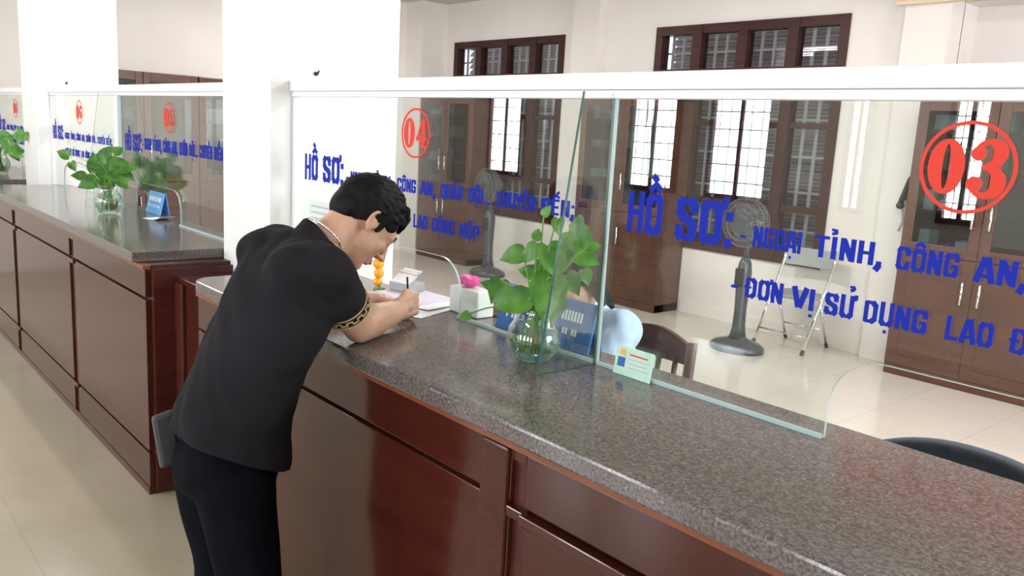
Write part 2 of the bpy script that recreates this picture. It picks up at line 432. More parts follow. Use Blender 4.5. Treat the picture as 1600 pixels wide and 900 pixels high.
# low gate in the gap between the counters
def gate(x0, x1, label):
    t = thing('counter_gate', label, 'gate', ((x0 + x1) / 2, 1.3, 0), 'low gates between the counters')
    obj('gate_panel', B().box(x0, x1, 1.25, 1.275, .04, .975), M['wood'], t, bevel=.003)
    obj('gate_stile', B().box(x0, x0 + .09, 1.235, 1.25, .04, .975), M['wood_groove'], t, bevel=.003)
    obj('gate_top', B().box(x0, x1, 1.24, 1.49, .976, .998), M['wood'], t, bevel=.003)
    return t
gate(-3.625, -3.055, 'low mahogany gate filling the gap left of the leaning man')
gate(-7.97, -7.31, 'low mahogany gate in the far gap below the second column')

# ================================================================== lettering on the glass (stroke-built capitals)
Lx, Rx, Bz, Tz, SW = .12, .48, .09, .91, .175
def oct_(l=Lx, r=Rx, b=Bz, t=Tz, c=.12): return [(l, b + c), (l + c * .7, b), (r - c * .7, b), (r, b + c), (r, t - c), (r - c * .7, t), (l + c * .7, t), (l, t - c), (l, b + c)]
GL = {
 'H': [[(Lx, 0), (Lx, 1)], [(Rx, 0), (Rx, 1)], [(Lx, .5), (Rx, .5)]],
 'O': [oct_()], 'Q': [oct_(), [(.34, .22), (.52, -.04)]],
 'S': [[(Rx, .68), (Rx, .82), (.42, Tz), (.18, Tz), (Lx, .82), (Lx, .66), (.2, .55), (.42, .44), (Rx, .33), (Rx, .19), (.42, Bz), (.18, Bz), (Lx, .19), (Lx, .32)]],
 'N': [[(Lx, 0), (Lx, 1)], [(Rx, 0), (Rx, 1)], [(Lx + .02, .92), (Rx - .02, .08)]],
 'G': [[(Rx, .68), (Rx, .81), (.42, Tz), (.18, Tz), (Lx, .8), (Lx, .2), (.18, Bz), (.42, Bz), (Rx, .2), (Rx, .46), (.32, .46)]],
 'C': [[(Rx, .66), (Rx, .81), (.42, Tz), (.18, Tz), (Lx, .8), (Lx, .2), (.18, Bz), (.42, Bz), (Rx, .2), (Rx, .35)]],
 'A': [[(.07, 0), (.27, 1)], [(.53, 0), (.33, 1)], [(.16, .27), (.44, .27)]],
 'I': [[(.12, 0), (.12, 1)]],
 'T': [[(.28, 0), (.28, .95)], [(.02, Tz), (.54, Tz)]],
 'L': [[(Lx, 0), (Lx, 1)], [(Lx, Bz), (.5, Bz)]],
 'E': [[(Lx, 0), (Lx, 1)], [(Lx, Bz), (.5, Bz)], [(Lx, Tz), (.5, Tz)], [(Lx, .5), (.46, .5)]],
 'D': [[(Lx, Bz), (.36, Bz), (Rx, .22), (Rx, .78), (.36, Tz), (Lx, Tz), (Lx, Bz)]],
 'P': [[(Lx, 0), (Lx, Tz), (.4, Tz), (Rx, .82), (Rx, .56), (.4, .45), (Lx, .45)]],
 'U': [[(Lx, 1), (Lx, .2), (.2, Bz), (.4, Bz), (Rx, .2), (Rx, 1)]],
 'V': [[(.07, 1), (.28, .04)], [(.53, 1), (.32, .04)]],
 'Y': [[(.05, 1), (.29, .5)], [(.53, 1), (.29, .5)], [(.29, 0), (.29, .5)]],
 '-': [[(.02, .42), (.26, .42)]], '.': [[(.1, .0), (.1, .17)]], ',': [[(.13, .16), (.13, .02), (.06, -.14)]],
 ':': [[(.12, .0), (.12, .2)], [(.12, .58), (.12, .78)]], ';': [[(.13, .58), (.13, .76)], [(.13, .16), (.13, .02), (.06, -.14)]],
}
ADV = {'I': .3, '-': .36, '.': .22, ',': .26, ':': .28, ';': .28, 'T': .6, 'L': .56, 'E': .58}
MARK = {'^': [[(.14, 1.08), (.3, 1.2), (.46, 1.08)]], '`': [[(.18, 1.42), (.34, 1.28)]], "'": [[(.3, 1.28), (.46, 1.42)]],
        '?': [[(.4, 1.26), (.5, 1.33), (.46, 1.42), (.36, 1.42)]], '7': [[(.02, 1.12), (.14, 1.15), (.12, 1.28), (.0, 1.3)]],
        '9': [[(.22, 1.12), (.34, 1.16), (.33, 1.28), (.2, 1.3)]],
        '.': [[(.3, -.3), (.3, -.16)]], 'i': [[(.12, -.3), (.12, -.16)]], '+': [[(Rx + .02, .86), (.62, .92), (.62, 1.06)]], '/': [[(-.02, .52), (.3, .52)]]}
LIFT = [0]
def word(s, text, x0, x1, z, h, y):
    """text is a list of (letter, marks); width fitted to x0..x1"""
    tot = sum(ADV.get(c, .62) for c, _ in text); sx = (x1 - x0) / tot; cx = x0
    def stroke(pts, w, ang=False):
        for (a, b), (c, d) in zip(pts, pts[1:]):
            p = Vector((cx + a * sx, z + b * h)); q = Vector((cx + c * sx, z + d * h)); t = q - p
            if t.length < 1e-6: continue
            t.normalize(); horiz = abs(t.x)
            wx = w * sx * .5; wz = w * h * .42
            n = Vector((-t.y, t.x)); hw = abs(n.x) * wx + abs(n.y) * wz
            e = t * (hw * .45 if len(pts) > 2 else 0)
            P = [p - e + n * hw, p - e - n * hw, q + e - n * hw, q + e + n * hw]
            LIFT[0] = (LIFT[0] + 1) % 23; s.prism([(v.x, y, v.y) for v in P], (0, -.0012 - LIFT[0] * .00003, 0))
    for c, mk in text:
        for pts in GL[c]: stroke(pts, SW * .98)
        for m in mk:
            for pts in MARK[m]: stroke(pts, .12 if m not in '/+' else .13)
        cx += ADV.get(c, .62) * sx
def parse(w):
    out = []; i = 0
    for tok in w.split(' '): out.append((tok[0], tok[1:]))
    return out
LINE0 = [('H O^` ', -3.152, -3.045)]
def lettering(dx, yfront, lines=2, tall=1.0):
    s = B()
    def put(w, a, c, z, h): word(s, parse(w), a + dx, c + dx, z, h, yfront)
    put('H O^`', -3.152, -3.035, 1.455, .104); put('S O+ :', -3.0, -2.828, 1.455, .104)
    h = .046 * tall; z = 1.467 + .02 * (tall - 1)
    put('-', -2.815, -2.793, z, h); put('N G O A. Ii'.replace(' Ii', ' I'), -2.782, -2.66, z, h); put('T I7 N H ,', -2.635, -2.487, z, h)
    put('C O^ N G', -2.463, -2.345, z, h); put('A N ,', -2.32, -2.232, z, h)
    put('Q U A^ N', -2.205, -2.085, z, h); put('D/ O^. I . . .', -2.06, -1.945, z, h)
    put('C H U Y E^9 N', -1.92, -1.745, z, h); put("D/ E^' N ;", -1.72, -1.585, z, h)
    if lines < 2: return s
    z = 1.352
    put('-', -2.825, -2.80, z, h); put('D/ O+ N', -2.788, -2.69, z, h); put('V Ii', -2.672, -2.613, z, h)
    put('S U+?', -2.597, -2.53, z, h); put('D U. N G', -2.513, -2.385, z, h); put('L A O', -2.355, -2.27, z, h)
    put('D/ O^. N G', -2.245, -2.12, z, h); put('N O^. P', -2.095, -1.99, z, h)
    return s
def ring(s, cx, cz, r0, r1, y, n=48, sx=1, th=.0016):
    for k in range(n):
        a, b = 2 * PI * k / n, 2 * PI * (k + 1) / n
        s.prism([(cx + sx * r0 * math.cos(a), y, cz + r0 * math.sin(a)), (cx + sx * r1 * math.cos(a), y, cz + r1 * math.sin(a)),
                 (cx + sx * r1 * math.cos(b), y, cz + r1 * math.sin(b)), (cx + sx * r0 * math.cos(b), y, cz + r0 * math.sin(b))], (0, -th, 0))
def strokes2(s, pts, cx, cz, w, y):
    pts = [Vector(p) for p in pts]
    P4, W4 = [pts[0]] + pts + [pts[-1]], [w[0]] + list(w) + [w[-1]]; np_, nw = [], []
    for i in range(1, len(P4) - 2):      # smooth the stroke
        for k in range(6):
            f = k / 6; g = lambda a, b, c, d: .5 * (2 * b + (c - a) * f + (2 * a - 5 * b + 4 * c - d) * f * f + (3 * b - a - 3 * c + d) * f ** 3)
            np_.append(g(*P4[i - 1:i + 3])); nw.append(g(*W4[i - 1:i + 3]))
    pts, w = np_ + [pts[-1]], nw + [w[-1]]
    n = len(pts)
    for i in range(n - 1):
        t = (pts[i + 1] - pts[i]).normalized(); nn = Vector((-t.y, t.x)); w0, w1 = w[i] / 2, w[i + 1] / 2
        P = [pts[i] + nn * w0, pts[i] - nn * w0, pts[i + 1] - nn * w1, pts[i + 1] + nn * w1]
        LIFT[0] = (LIFT[0] + 1) % 23; s.prism([(cx + v.x, y, cz + v.y) for v in P], (0, -.0012 - LIFT[0] * .00003, 0))
        disc(s, cx + pts[i + 1].x, cz + pts[i + 1].y, w1 * .98, y, None, .0011 + LIFT[0] * .00003)
def disc(s, cx, cz, r, y, rz=None, th=.0021):
    rz = rz or r
    s.prism([(cx + r * math.cos(2 * PI * k / 20), y, cz + rz * math.sin(2 * PI * k / 20)) for k in range(20)], (0, -th, 0))
def badge(cx, cz, digit, y):
    s = B(); ring(s, cx, cz, .0765, .083, y)
    # fat oldstyle zero: tall ellipse with a thin slit
    ox = cx - .036; n = 32
    for k in range(n):
        a, b = 2 * PI * k / n, 2 * PI * (k + 1) / n
        P = [(.007 * math.cos(a), .041 * math.sin(a)), (.032 * math.cos(a), .050 * math.sin(a)), (.032 * math.cos(b), .050 * math.sin(b)), (.007 * math.cos(b), .041 * math.sin(b))]
        s.prism([(ox + p[0], y, cz + p[1]) for p in P], (0, -.0016, 0))
    ox = cx + .034
    if digit == '3':
        strokes2(s, [(-.021, .030), (-.012, .043), (.004, .047), (.017, .038), (.019, .024), (.012, .010), (-.006, .003)], ox, cz, [.010, .010, .012, .022, .024, .016, .007], y)
        strokes2(s, [(-.006, .003), (.012, -.003), (.021, -.018), (.018, -.037), (.004, -.047), (-.012, -.045), (-.022, -.032)], ox, cz, [.007, .015, .025, .022, .012, .010, .010], y)
        disc(s, ox - .017, cz + .026, .0125, y); disc(s, ox - .018, cz - .028, .0135, y)
    elif digit == '4':
        s.prism([(ox + a, y, cz + b) for a, b in ((.000, -.046), (.020, -.046), (.020, .047), (.004, .047))], (0, -.0016, 0))
        s.prism([(ox + a, y, cz + b) for a, b in ((-.026, -.014), (.004, .047), (.011, .047), (-.016, -.012))], (0, -.0017, 0))
        s.prism([(ox + a, y, cz + b) for a, b in ((-.027, -.024), (.030, -.024), (.030, -.010), (-.027, -.010))], (0, -.0018, 0))
        s.prism([(ox + a, y, cz + b) for a, b in ((-.008, -.046), (.028, -.046), (.028, -.040), (-.008, -.040))], (0, -.0019, 0))
    elif digit == '5':
        s.prism([(ox + a, y, cz + b) for a, b in ((-.019, .028), (.018, .030), (.020, .046), (-.019, .046))], (0, -.0016, 0))
        s.prism([(ox + a, y, cz + b) for a, b in ((-.020, .002), (-.013, .002), (-.013, .040), (-.020, .040))], (0, -.0020, 0))
        strokes2(s, [(-.016, .004), (-.002, .012), (.012, .006), (.018, -.014), (.013, -.034), (-.002, -.043), (-.018, -.034)], ox, cz, [.006, .009, .016, .021, .017, .008, .006], y)
        disc(s, ox - .014, cz - .028, .011, y)
    else:
        strokes2(s, [(.018, .038), (.002, .043), (-.013, .028), (-.017, .0), (-.012, -.03), (.002, -.042), (.014, -.030), (.016, -.012), (.006, .003), (-.008, .0)], ox, cz, [.006, .008, .016, .02, .017, .008, .014, .016, .009, .006], y)
        disc(s, ox + .014, cz + .030, .0095, y)
    return s

# ================================================================== glass partitions
GY = 1.61
def arch_pane(x0, x1, o0, o1, zt, parent, r=.11, oh=1.275):
    """pane in the plane y=GY with an arched service opening o0..o1 at the bottom"""
    s = B(); pts = [(x0, CT + .001), (o0, CT + .001)]
    for k in range(0, 9): a = PI - k * PI / 16; pts.append((o0 + r + r * math.cos(a), oh - r + r * math.sin(a)))
    for k in range(0, 9): a = PI / 2 - k * PI / 16; pts.append((o1 - r + r * math.cos(a), oh - r + r * math.sin(a)))
    pts += [(o1, CT + .001), (x1, CT + .001), (x1, zt), (x0, zt)]
    s.prism([(p[0], GY - .004, p[1]) for p in pts], (0, .008, 0))
    bm = s.bm; bm.faces.ensure_lookup_table()
    for f in bm.faces:
        f.normal_update(); f.material_index = 0 if abs(f.normal.y) > .9 else 1
    return obj('pane', s, [M['glass'], M['glass_edge_light']], parent)
def bay(x0, x1, dx, digit, o0, o1, label, lines=2, tall=1.0):
    t = thing('glass_partition', label, 'glass screen', ((x0 + x1) / 2, GY, CT), 'glass partitions along the counters')
    p = arch_pane(x0 + .003, x1 - .003, o0, o1, 1.80, t)
    if dx is not None:
        o = obj('lettering', lettering(dx, GY - .0042, lines, tall), M['blue'], p); o['label'] = 'bold blue Vietnamese capitals on the glass'
        o = obj('number_badge', badge(-2.36 + dx, 1.668, digit, GY - .0042), M['red'], p); o['label'] = 'red ringed number 0%s' % digit
    return t
bay(-3.245, -1.47, 0, '4', -2.88, -2.08, 'clear glass screen with red number 04 and blue lettering, behind the man')
bay(-1.47, .285, 1.752, '3', -.81, -.03, 'clear glass screen with large red number 03, right of the vase')
bay(-5.643, -3.745, -2.39, '5', -5.36, -4.60, 'clear glass screen on the left counter with dark red number 05 before the bookcases', 1, 1.45)
bay(-7.405, -5.643, -4.23, '6', -7.1, -6.3, 'clear glass screen on the left counter with pale number 06, over its far half')
bay(-9.7, -7.905, -6.4, '7'.replace('7', '6'), -9.3, -8.6, 'clear glass screen at the far left edge beyond the second column')
def base_strip(a, c, label):
    o = obj('glass_channel', B().box(a, c, GY - .012, GY - .0045, CT, CT + .009), M['glass_edge_light']); tag(o, label, 'channel', 'pale channels at the foot of the glass')
base_strip(-2.08, -1.475, 'pale channel holding the glass foot left of the vase fin, on granite')
base_strip(-1.46, -.812, 'pale channel holding the glass foot between vase fin and open arch')
base_strip(-4.6, -3.76, 'pale channel at the glass foot at the near end of the left counter')
def fin(x, ytop, ybot, label):
    t = B(); t.prism([(x - .004, GY - .013, CT + .001), (x - .004, ybot, CT + .001), (x - .004, ytop, 1.795), (x - .004, GY - .013, 1.795)], (.008, 0, 0))
    bm = t.bm
    for f in bm.faces:
        f.normal_update(); f.material_index = 0 if abs(f.normal.x) > .9 else 1
    o = obj('glass_fin', t, [M['glass'], M['glass_edge']]); tag(o, label, 'glass fin', 'glass fins bracing the partitions')
    return o
fin(-1.466, 1.487, 1.39, 'tapered glass fin with green edge standing right behind the near vase')
fin(-5.65, 1.487, 1.39, 'tapered glass fin bracing the screen on the left counter')
def joint(x, label):
    o = obj('joint_strip', B().box(x - .006, x + .006, GY - .0125, GY - .0048, CT + .01, 1.79), M['glass_edge_light']); tag(o, label, 'strip', 'pale upright joint strips in the glass')
joint(-1.462, 'pale upright strip joining glass screens 04 and 03'); joint(-5.635, 'pale upright strip joining the two glass screens of the left counter')
def toprail(x0, x1, label, endpost=True):
    t = thing('partition_rail', label, 'rail', ((x0 + x1) / 2, GY, 1.8), 'white rails on top of the glass')
    obj('rail_cap', B().box(x0, x1, GY - .028, GY + .028, 1.806, 1.848), M['white_metal'], t, bevel=.003)
    obj('rail_channel', B().box(x0, x1, GY - .018, GY + .018, 1.785, 1.8055), M['white_metal'], t, bevel=.002)
    if endpost: obj('end_post', B().box(x0, x0 + .022, GY - .014, GY + .014, CT + .001, 1.7845), M['white_metal'], t, bevel=.002)
    return t
toprail(-3.248, 1.6, 'thick white aluminium rail across the tops of glass screens 04 and 03')
toprail(-7.408, -3.743, 'white aluminium rail over the glass of the left counter')
toprail(-9.77, -7.905, 'white aluminium rail at the far left over the last glass', False)
def hook(x, y, z, label):
    b = B().tube([(x, y, z), (x + .02, y, z), (x + .03, y, z + .012)], .004, 8).ball((x + .004, y, z), .009)
    o = obj('wall_hook', b, M['black'], smooth=True); tag(o, label, 'hook', 'black hooks on the columns')
hook(-3.25, 1.70, 1.885, 'tiny black hook on the near column above rail end')
hook(-7.41, 1.72, 1.885, 'tiny black hook on the second column above its rail end')

# paper notice on the near glass, pale printed rows
def notice(x0, x1, z0, z1, label):
    t = thing('paper_notice', label, 'notice', ((x0 + x1) / 2, GY + .006, z0))
    obj('sheet', B().box(x0, x1, GY + .0045, GY + .0055, z0, z1), M['paper'], t)
    s = B()
    for k in range(4):
        z = z1 - .028 - k * .024; s.box(x0 + .02, x1 - .02 - .02 * (k % 2), GY + .0036, GY + .0044, z, z + .008)
    obj('printed_rows', s, M['paper_print'], t)
notice(-3.13, -2.91, 1.245, 1.375, 'small white printed notice behind the glass, left of the man\'s head')

# ================================================================== office furniture
def bookcase(x0, x1, label, y0=6.45, y1=6.84, group='tall cabinets along the office back wall', rot=False, fill=True, mirror=None, seed=1):
    """built facing -Y at x0..x1; for the side wall it is turned about its corner afterwards"""
    rnd = random.Random(seed)
    t = thing('filing_cabinet', label, 'cabinet', (x0, y0, 0), group)
    H = 2.12; w = .03; zd = .96
    c = B().box(x0, x0 + w, y0 + .02, y1, 0, H).box(x1 - w, x1, y0 + .02, y1, 0, H).box(x0, x1, y0 + .02, y1, H - w, H)
    c.box(x0, x1, y1 - .015, y1, 0, H).box(x0, x1, y0 + .01, y1, 0, .08).box(x0 + w, x1 - w, y0 + .03, y1, zd - .015, zd + .015)
    obj('carcass', c, M['cabwood'], t, bevel=.003)
    for z in (1.28, 1.6, 1.88):
        obj('shelf', B().box(x0 + w, x1 - w, y0 + .06, y1 - .02, z, z + .018), M['cabwood'], t)
    if fill:
        for z in (zd + .02, 1.30, 1.62, 1.90):
            x = x0 + .08
            for k in range(3):
                ww = rnd.uniform(.05, .16); hh = rnd.uniform(.05, .17)
                if x + ww > x1 - .06: break
                f_ = obj('file_bundle', B().box(x, x + ww, y0 + .12, y0 + .3, z, z + hh), M['box_files'] if rnd.random() < .7 else M['box_blue'])
                f_.matrix_world = Matrix() if not rot else rot; tag(f_, 'files on a shelf of the ' + ' '.join(label.split()[:9]), 'files', 'files in the glass cabinets')
                x += ww + rnd.uniform(.01, .14)
    xm = (x0 + x1) / 2
    for a, b_, hx in ((x0 + .002, xm - .002, xm - .06), (xm + .002, x1 - .002, xm + .06)):
        st = .075
        d = obj('glass_door', B().box(a, a + st, y0, y0 + .02, zd + .01, H - .005).box(b_ - st, b_, y0, y0 + .02, zd + .01, H - .005)
                .box(a + st, b_ - st, y0, y0 + .02, zd + .01, zd + .09).box(a + st, b_ - st, y0, y0 + .02, H - .09, H - .005), M['cabwood'], t, bevel=.003)
        obj('pane', B().box(a + st, b_ - st, y0 + .006, y0 + .010, zd + .09, H - .09), M['cabglass'], d)
        obj('handle', B().tube([(hx, y0 - .004, 1.19), (hx, y0 - .03, 1.2), (hx, y0 - .03, 1.36), (hx, y0 - .004, 1.37)], .009, 8), M['chrome'], d, smooth=True)
        d = obj('wood_door', B().box(a, b_, y0, y0 + .02, .085, zd).box(a + .09, b_ - .09, y0 - .006, y0, .17, zd - .09), M['cabwood'], t, bevel=.003)
        obj('handle', B().tube([(hx, y0 - .004, .63), (hx, y0 - .03, .64), (hx, y0 - .03, .80), (hx, y0 - .004, .81)], .009, 8), M['chrome'], d, smooth=True)
    return t
bookcase(-9.38, -8.27, 'tall brown cabinet with glass doors behind screen 04, left of the first window', seed=3)
bookcase(-6.38, -5.19, 'tall brown cabinet with glass doors between the two office windows', seed=5)
bookcase(-2.84, -1.72, 'tall brown cabinet with glass doors behind red number 03', seed=8)
bookcase(-1.71, -.6, 'tall brown cabinet at the right edge, beside the one behind number 03', seed=9)
# cabinets on the left wall: turned a quarter to face +X
def side_case(y0, y1, label, seed):
    t = bookcase(0, y1 - y0, label, y0=0, y1=.38, group='bookcases along the far left wall', seed=seed, rot=Matrix.Translation((-9.40, y0, 0)) @ Matrix.Rotation(PI / 2, 4, 'Z'))
    t.rotation_euler = (0, 0, PI / 2); t.location = (-9.40, y0, 0)
    return t
side_case(2.34, 3.50, 'brown bookcase on the left wall showing under red number 05', 11)
side_case(3.51, 4.67, 'second brown bookcase on the left wall, nearest the white column in view', 12)
side_case(4.68, 5.6, 'brown bookcase on the left wall hidden mostly by the near column', 13)

# pedestal fans
def make_fan(x, y, label):
    t = thing('pedestal_fan', label, 'fan', (x, y, 0), 'grey pedestal fans')
    obj('base', B().lathe([(.235, 0), (.235, .035), (.20, .065), (.09, .1), (.06, .13)], (x, y, 0), 36, 1.0, .85), M['fan'], t, smooth=True, bevel=.0)
    obj('stand', B().tube([(x, y, .1), (x, y, .2), (x, y, .35), (x, y, .55), (x, y, .66), (x, y, .74), (x, y, .79)], [.085, .062, .058, .066, .072, .06, .035], 20, flat=.8), M['fan'], t, smooth=True)
    obj('pole', B().tube([(x, y, .78), (x, y, .95)], .022, 12), M['fan'], t, smooth=True)
    hz = 1.08
    mo = obj('motor', B().lathe([(.03, -.0), (.07, .02), (.075, .1), (.05, .16), (.02, .17)], (0, 0, 0), 24), M['fan'], t, smooth=True)
    mo.data.transform(Matrix.Translation((x, y, hz)) @ Matrix.Rotation(-PI / 2, 4, 'X'))
    cg = B(); R_ = .205; yc = y - .06
    for r, o in ((R_, 0), (R_ * .97, -.035), (R_ * .97, .035), (.15, -.055), (.10, -.06), (.055, -.062), (.15, .05)):
        cg.tube([(x + r * math.cos(a * PI / 18), yc + o, hz + r * math.sin(a * PI / 18)) for a in range(36)], .0035, 6, close=True)
    for k in range(48):
        a = 2 * PI * k / 48; c_, s_ = math.cos(a), math.sin(a)
        cg.tube([(x + .05 * c_, yc - .062, hz + .05 * s_), (x + .15 * c_, yc - .055, hz + .15 * s_), (x + R_ * c_, yc - .02, hz + R_ * s_), (x + R_ * c_, yc + .03, hz + R_ * s_), (x + .06 * c_, yc + .055, hz + .06 * s_)], .0022, 5)
    obj('cage', cg, M['fan_cage'], t)
    obj('cage_cap', B().tube([(x, yc - .07, hz), (x, yc - .055, hz)], .052, 24), M['fan'], t)
    for k in range(3):
        bl = B(); n = 8; a0 = k * 2 * PI / 3; top = []; bot = []
        for i in range(n + 1):
            f = i / n; r = .03 + .15 * f; wd = .09 * math.sin(PI * min(1, .25 + f * .7)) + .02
            for lst, sg in ((top, 1), (bot, -1)):
                a = a0 + sg * wd / (r + .05) * .5
                lst.append((x + r * math.cos(a), yc + .015 * sg, hz + r * math.sin(a)))
        for i in range(n): bl.prism([top[i], top[i + 1], bot[i + 1], bot[i]], (0, .003, 0))
        obj('blade', bl, M['fan'], t)
    obj('hub', B().tube([(x, yc - .03, hz), (x, yc + .05, hz)], .032, 20), M['fan'], t)
    obj('control_panel', B().box(x - .035, x + .035, y - .085, y - .055, .55, .70), M['black'], t, bevel=.006)
    return t
make_fan(-7.66, 6.32, 'grey pedestal fan in front of the first window, seen through screen 04')
make_fan(-3.88, 5.98, 'grey pedestal fan before the second window, left of the folding chair')

# folding chair with chrome tubes, facing the counter
def folding_chair(cx, cy):
    t = thing('folding_chair', 'chrome folding chair with grey padded back standing right of the fan', 'chair', (cx, cy, 0))
    hw = .235
    for sx in (-1, 1):
        x = cx + sx * hw
        obj('back_leg_tube', B().tube([(x, cy - .26, .02), (x, cy - .04, .45), (x, cy + .1, .74), (x, cy + .12, .86)], .0125, 12), M['chrome'], t, smooth=True)
        x2 = cx + sx * (hw - .035)
        obj('leg', B().tube([(x2, cy + .20, .02), (x2, cy - .02, .46)], .0115, 12), M['chrome'], t, smooth=True)
        obj('foot_cap', B().tube([(x, cy - .268, .002), (x, cy - .25, .035)], .017, 12), M['black'], t)
        obj('foot_cap', B().tube([(x2, cy + .208, .002), (x2, cy + .19, .035)], .016, 12), M['black'], t)
    obj('crossbar', B().tube([(cx - hw + .035, cy + .135, .16), (cx + hw - .035, cy + .135, .16)], .009, 10), M['chrome'], t, smooth=True)
    obj('crossbar', B().tube([(cx - hw, cy - .20, .14), (cx + hw, cy - .20, .14)], .009, 10), M['chrome'], t, smooth=True)
    obj('seat', B().box(cx - .2, cx + .2, cy - .22, cy + .14, .44, .475), M['seat_grey'], t, bevel=.015)
    s = B(); n = 8
    for i in range(n):
        a, b_ = -1 + 2 * i / n, -1 + 2 * (i + 1) / n
        ya, yb = cy + .10 + .035 * (1 - a * a), cy + .10 + .035 * (1 - b_ * b_)
        s.prism([(cx + a * hw, ya, .69), (cx + b_ * hw, yb, .69), (cx + b_ * hw, yb, .85), (cx + a * hw, ya, .85)], (0, .022, 0))
    bmesh.ops.remove_doubles(s.bm, verts=s.bm.verts, dist=.0001)
    obj('backrest', s, M['seat_grey'], t, bevel=.006)
    return t
folding_chair(-3.70, 6.58)

# wall telephone handset with coiled cord
t = thing('telephone_handset', 'black telephone handset hanging by the cabinet behind number 03', 'telephone', (-2.95, 6.73, 1.4))
hb = B(); hx, hy, hz = -2.97, 6.715, 1.40
hb.cap((hx + .02, hy, hz + .10), (hx - .03, hy, hz - .08), .022, .022).ball((hx + .04, hy - .01, hz + .11), (.035, .03, .03)).ball((hx - .02, hy - .02, hz - .10), (.034, .03, .03))
obj('handset', voxel(hb, .006, 3), M['black'], t, smooth=True)
obj('cord', B().tube([(hx - .02 + .012 * math.cos(k * 1.3) + .03 * math.sin(k / 60 * PI), hy + .01 * math.sin(k * 1.3), hz - .1 - .0035 * k) for k in range(60)], .0035, 6), M['seat_grey'], t, smooth=True)
obj('wall_cradle', B().box(hx - .02, hx + .05, 6.745, 6.759, hz - .06, hz + .08), M['black'], t, bevel=.004)

# red banner board under the beam
t = thing('wall_banner', 'red banner board in a beige frame at the top right', 'banner', (-1.6, 6.7, 2.86))
obj('board', B().box(-3.21, .5, 6.715, 6.735, 2.885, 3.3), M['bannerred'], t)
fr = B().box(-3.25, .54, 6.70, 6.75, 2.85, 2.885).box(-3.25, -3.21, 6.70, 6.75, 2.885, 3.3).box(-3.25, .54, 6.7, 6.75, 3.3, 3.33)
obj('frame', fr, M['beigeframe'], t, bevel=.004)
s = B()
for k in range(11):
    x = -3.1 + k * .27
    s.box(x, x + .03, 6.712, 6.7149, 2.93, 3.2).box(x + .11, x + .14, 6.712, 6.7149, 2.93, 3.2).box(x, x + .14, 6.712, 6.7149, 2.93, 2.96)
obj('lettering', s, M['paper'], t)

# wooden desk behind the clerk
t = thing('office_desk', 'low brown wooden desk top behind the seated clerk', 'desk', (-3.1, 3.0, 0))
obj('desktop', B().box(-3.75, -2.64, 2.75, 3.3, .72, .75), M['cabwood'], t, bevel=.004)
for x in (-3.72, -2.71):
    for y in (2.79, 3.22): obj('leg', B().box(x, x + .04, y, y + .04, 0, .72), M['cabwood'], t)
obj('modesty_panel', B().box(-3.68, -2.71, 3.235, 3.25, .3, .72), M['cabwood'], t)

# wooden chair of the clerk, faces the counter
def wooden_chair(cx, cy, label):
    t = thing('wooden_chair', label, 'chair', (cx, cy, 0))
    for sx in (-1, 1):
        obj('back_post', B().tube([(cx + sx * .2, cy + .02, 0), (cx + sx * .2, cy - .0, .45), (cx + sx * .205, cy + .035, .945)], .021, 10), M['chairwood'], t, smooth=True)
        obj('leg', B().tube([(cx + sx * .2, cy - .4, 0), (cx + sx * .2, cy - .4, .43)], .02, 10), M['chairwood'], t, smooth=True)
    obj('seat', B().box(cx - .225, cx + .225, cy - .43, cy + .0, .43, .46), M['chairwood'], t, bevel=.008)
    s = B(); n = 12
    for i in range(n):
        a, b_ = -1 + 2 * i / n, -1 + 2 * (i + 1) / n
        f = lambda u: .925 + .045 * math.cos(u * PI / 2) ** 1.0
        g = lambda u: cy + .03 + .03 * (1 - u * u)
        s.prism([(cx + a * .2, g(a), .845 + .01 * abs(a)), (cx + b_ * .2, g(b_), .845 + .01 * abs(b_)), (cx + b_ * .2, g(b_), f(b_)), (cx + a * .2, g(a), f(a))], (0, .02, 0))
    obj('top_rail', s, M['chairwood'], t)
    for k in (-1.2, -.4, .4, 1.2):
        obj('spindle', B().tube([(cx + k * .1, cy + .005, .46), (cx + k * .1, cy + .055, .87)], .014, 8, flat=.6), M['chairwood'], t, smooth=True)
    return t
wooden_chair(-2.04, 2.50, 'dark wooden chair with curved back rail, carrying the clerk in light blue')

# navy office chair bottom right
t = thing('office_chair', 'dark navy padded office chair back at the lower right edge', 'chair', (-.78, 2.25, 0))
s = B(); n = 16
cxo, cyo = -.76, 2.36
for i in range(n):
    a, b_ = -1 + 2 * i / n, -1 + 2 * (i + 1) / n
    top = lambda u: .86 + .055 * (1 - abs(u) ** 2.6)
    yy = lambda u: cyo - .07 * u * u
    s.prism([(cxo + a * .27, yy(a), .5), (cxo + b_ * .27, yy(b_), .5), (cxo + b_ * .27, yy(b_), top(b_)), (cxo + a * .27, yy(a), top(a))], (0, .06, 0))
bmesh.ops.remove_doubles(s.bm, verts=s.bm.verts, dist=.0001)
inner = [f for f in s.bm.faces if abs(f.calc_center_median().x - cxo) < .265 and all(abs(v.co.x - f.verts[0].co.x) < 1e-4 for v in f.verts)]
bmesh.ops.delete(s.bm, geom=inner, context='FACES')
obj('backrest', s, M['navy'], t, bevel=.02, smooth=True)
obj('seat', B().box(cxo - .25, cxo + .25, cyo - .5, cyo - .05, .42, .5), M['navy'], t, bevel=.03)
obj('backrest_bar', B().tube([(cxo, cyo - .2, .41), (cxo, cyo + .08, .42), (cxo, cyo + .085, .7)], .02, 10), M['black'], t)
obj('column', B().tube([(cxo, cyo - .27, .1), (cxo, cyo - .27, .42)], .028, 12), M['black'], t)
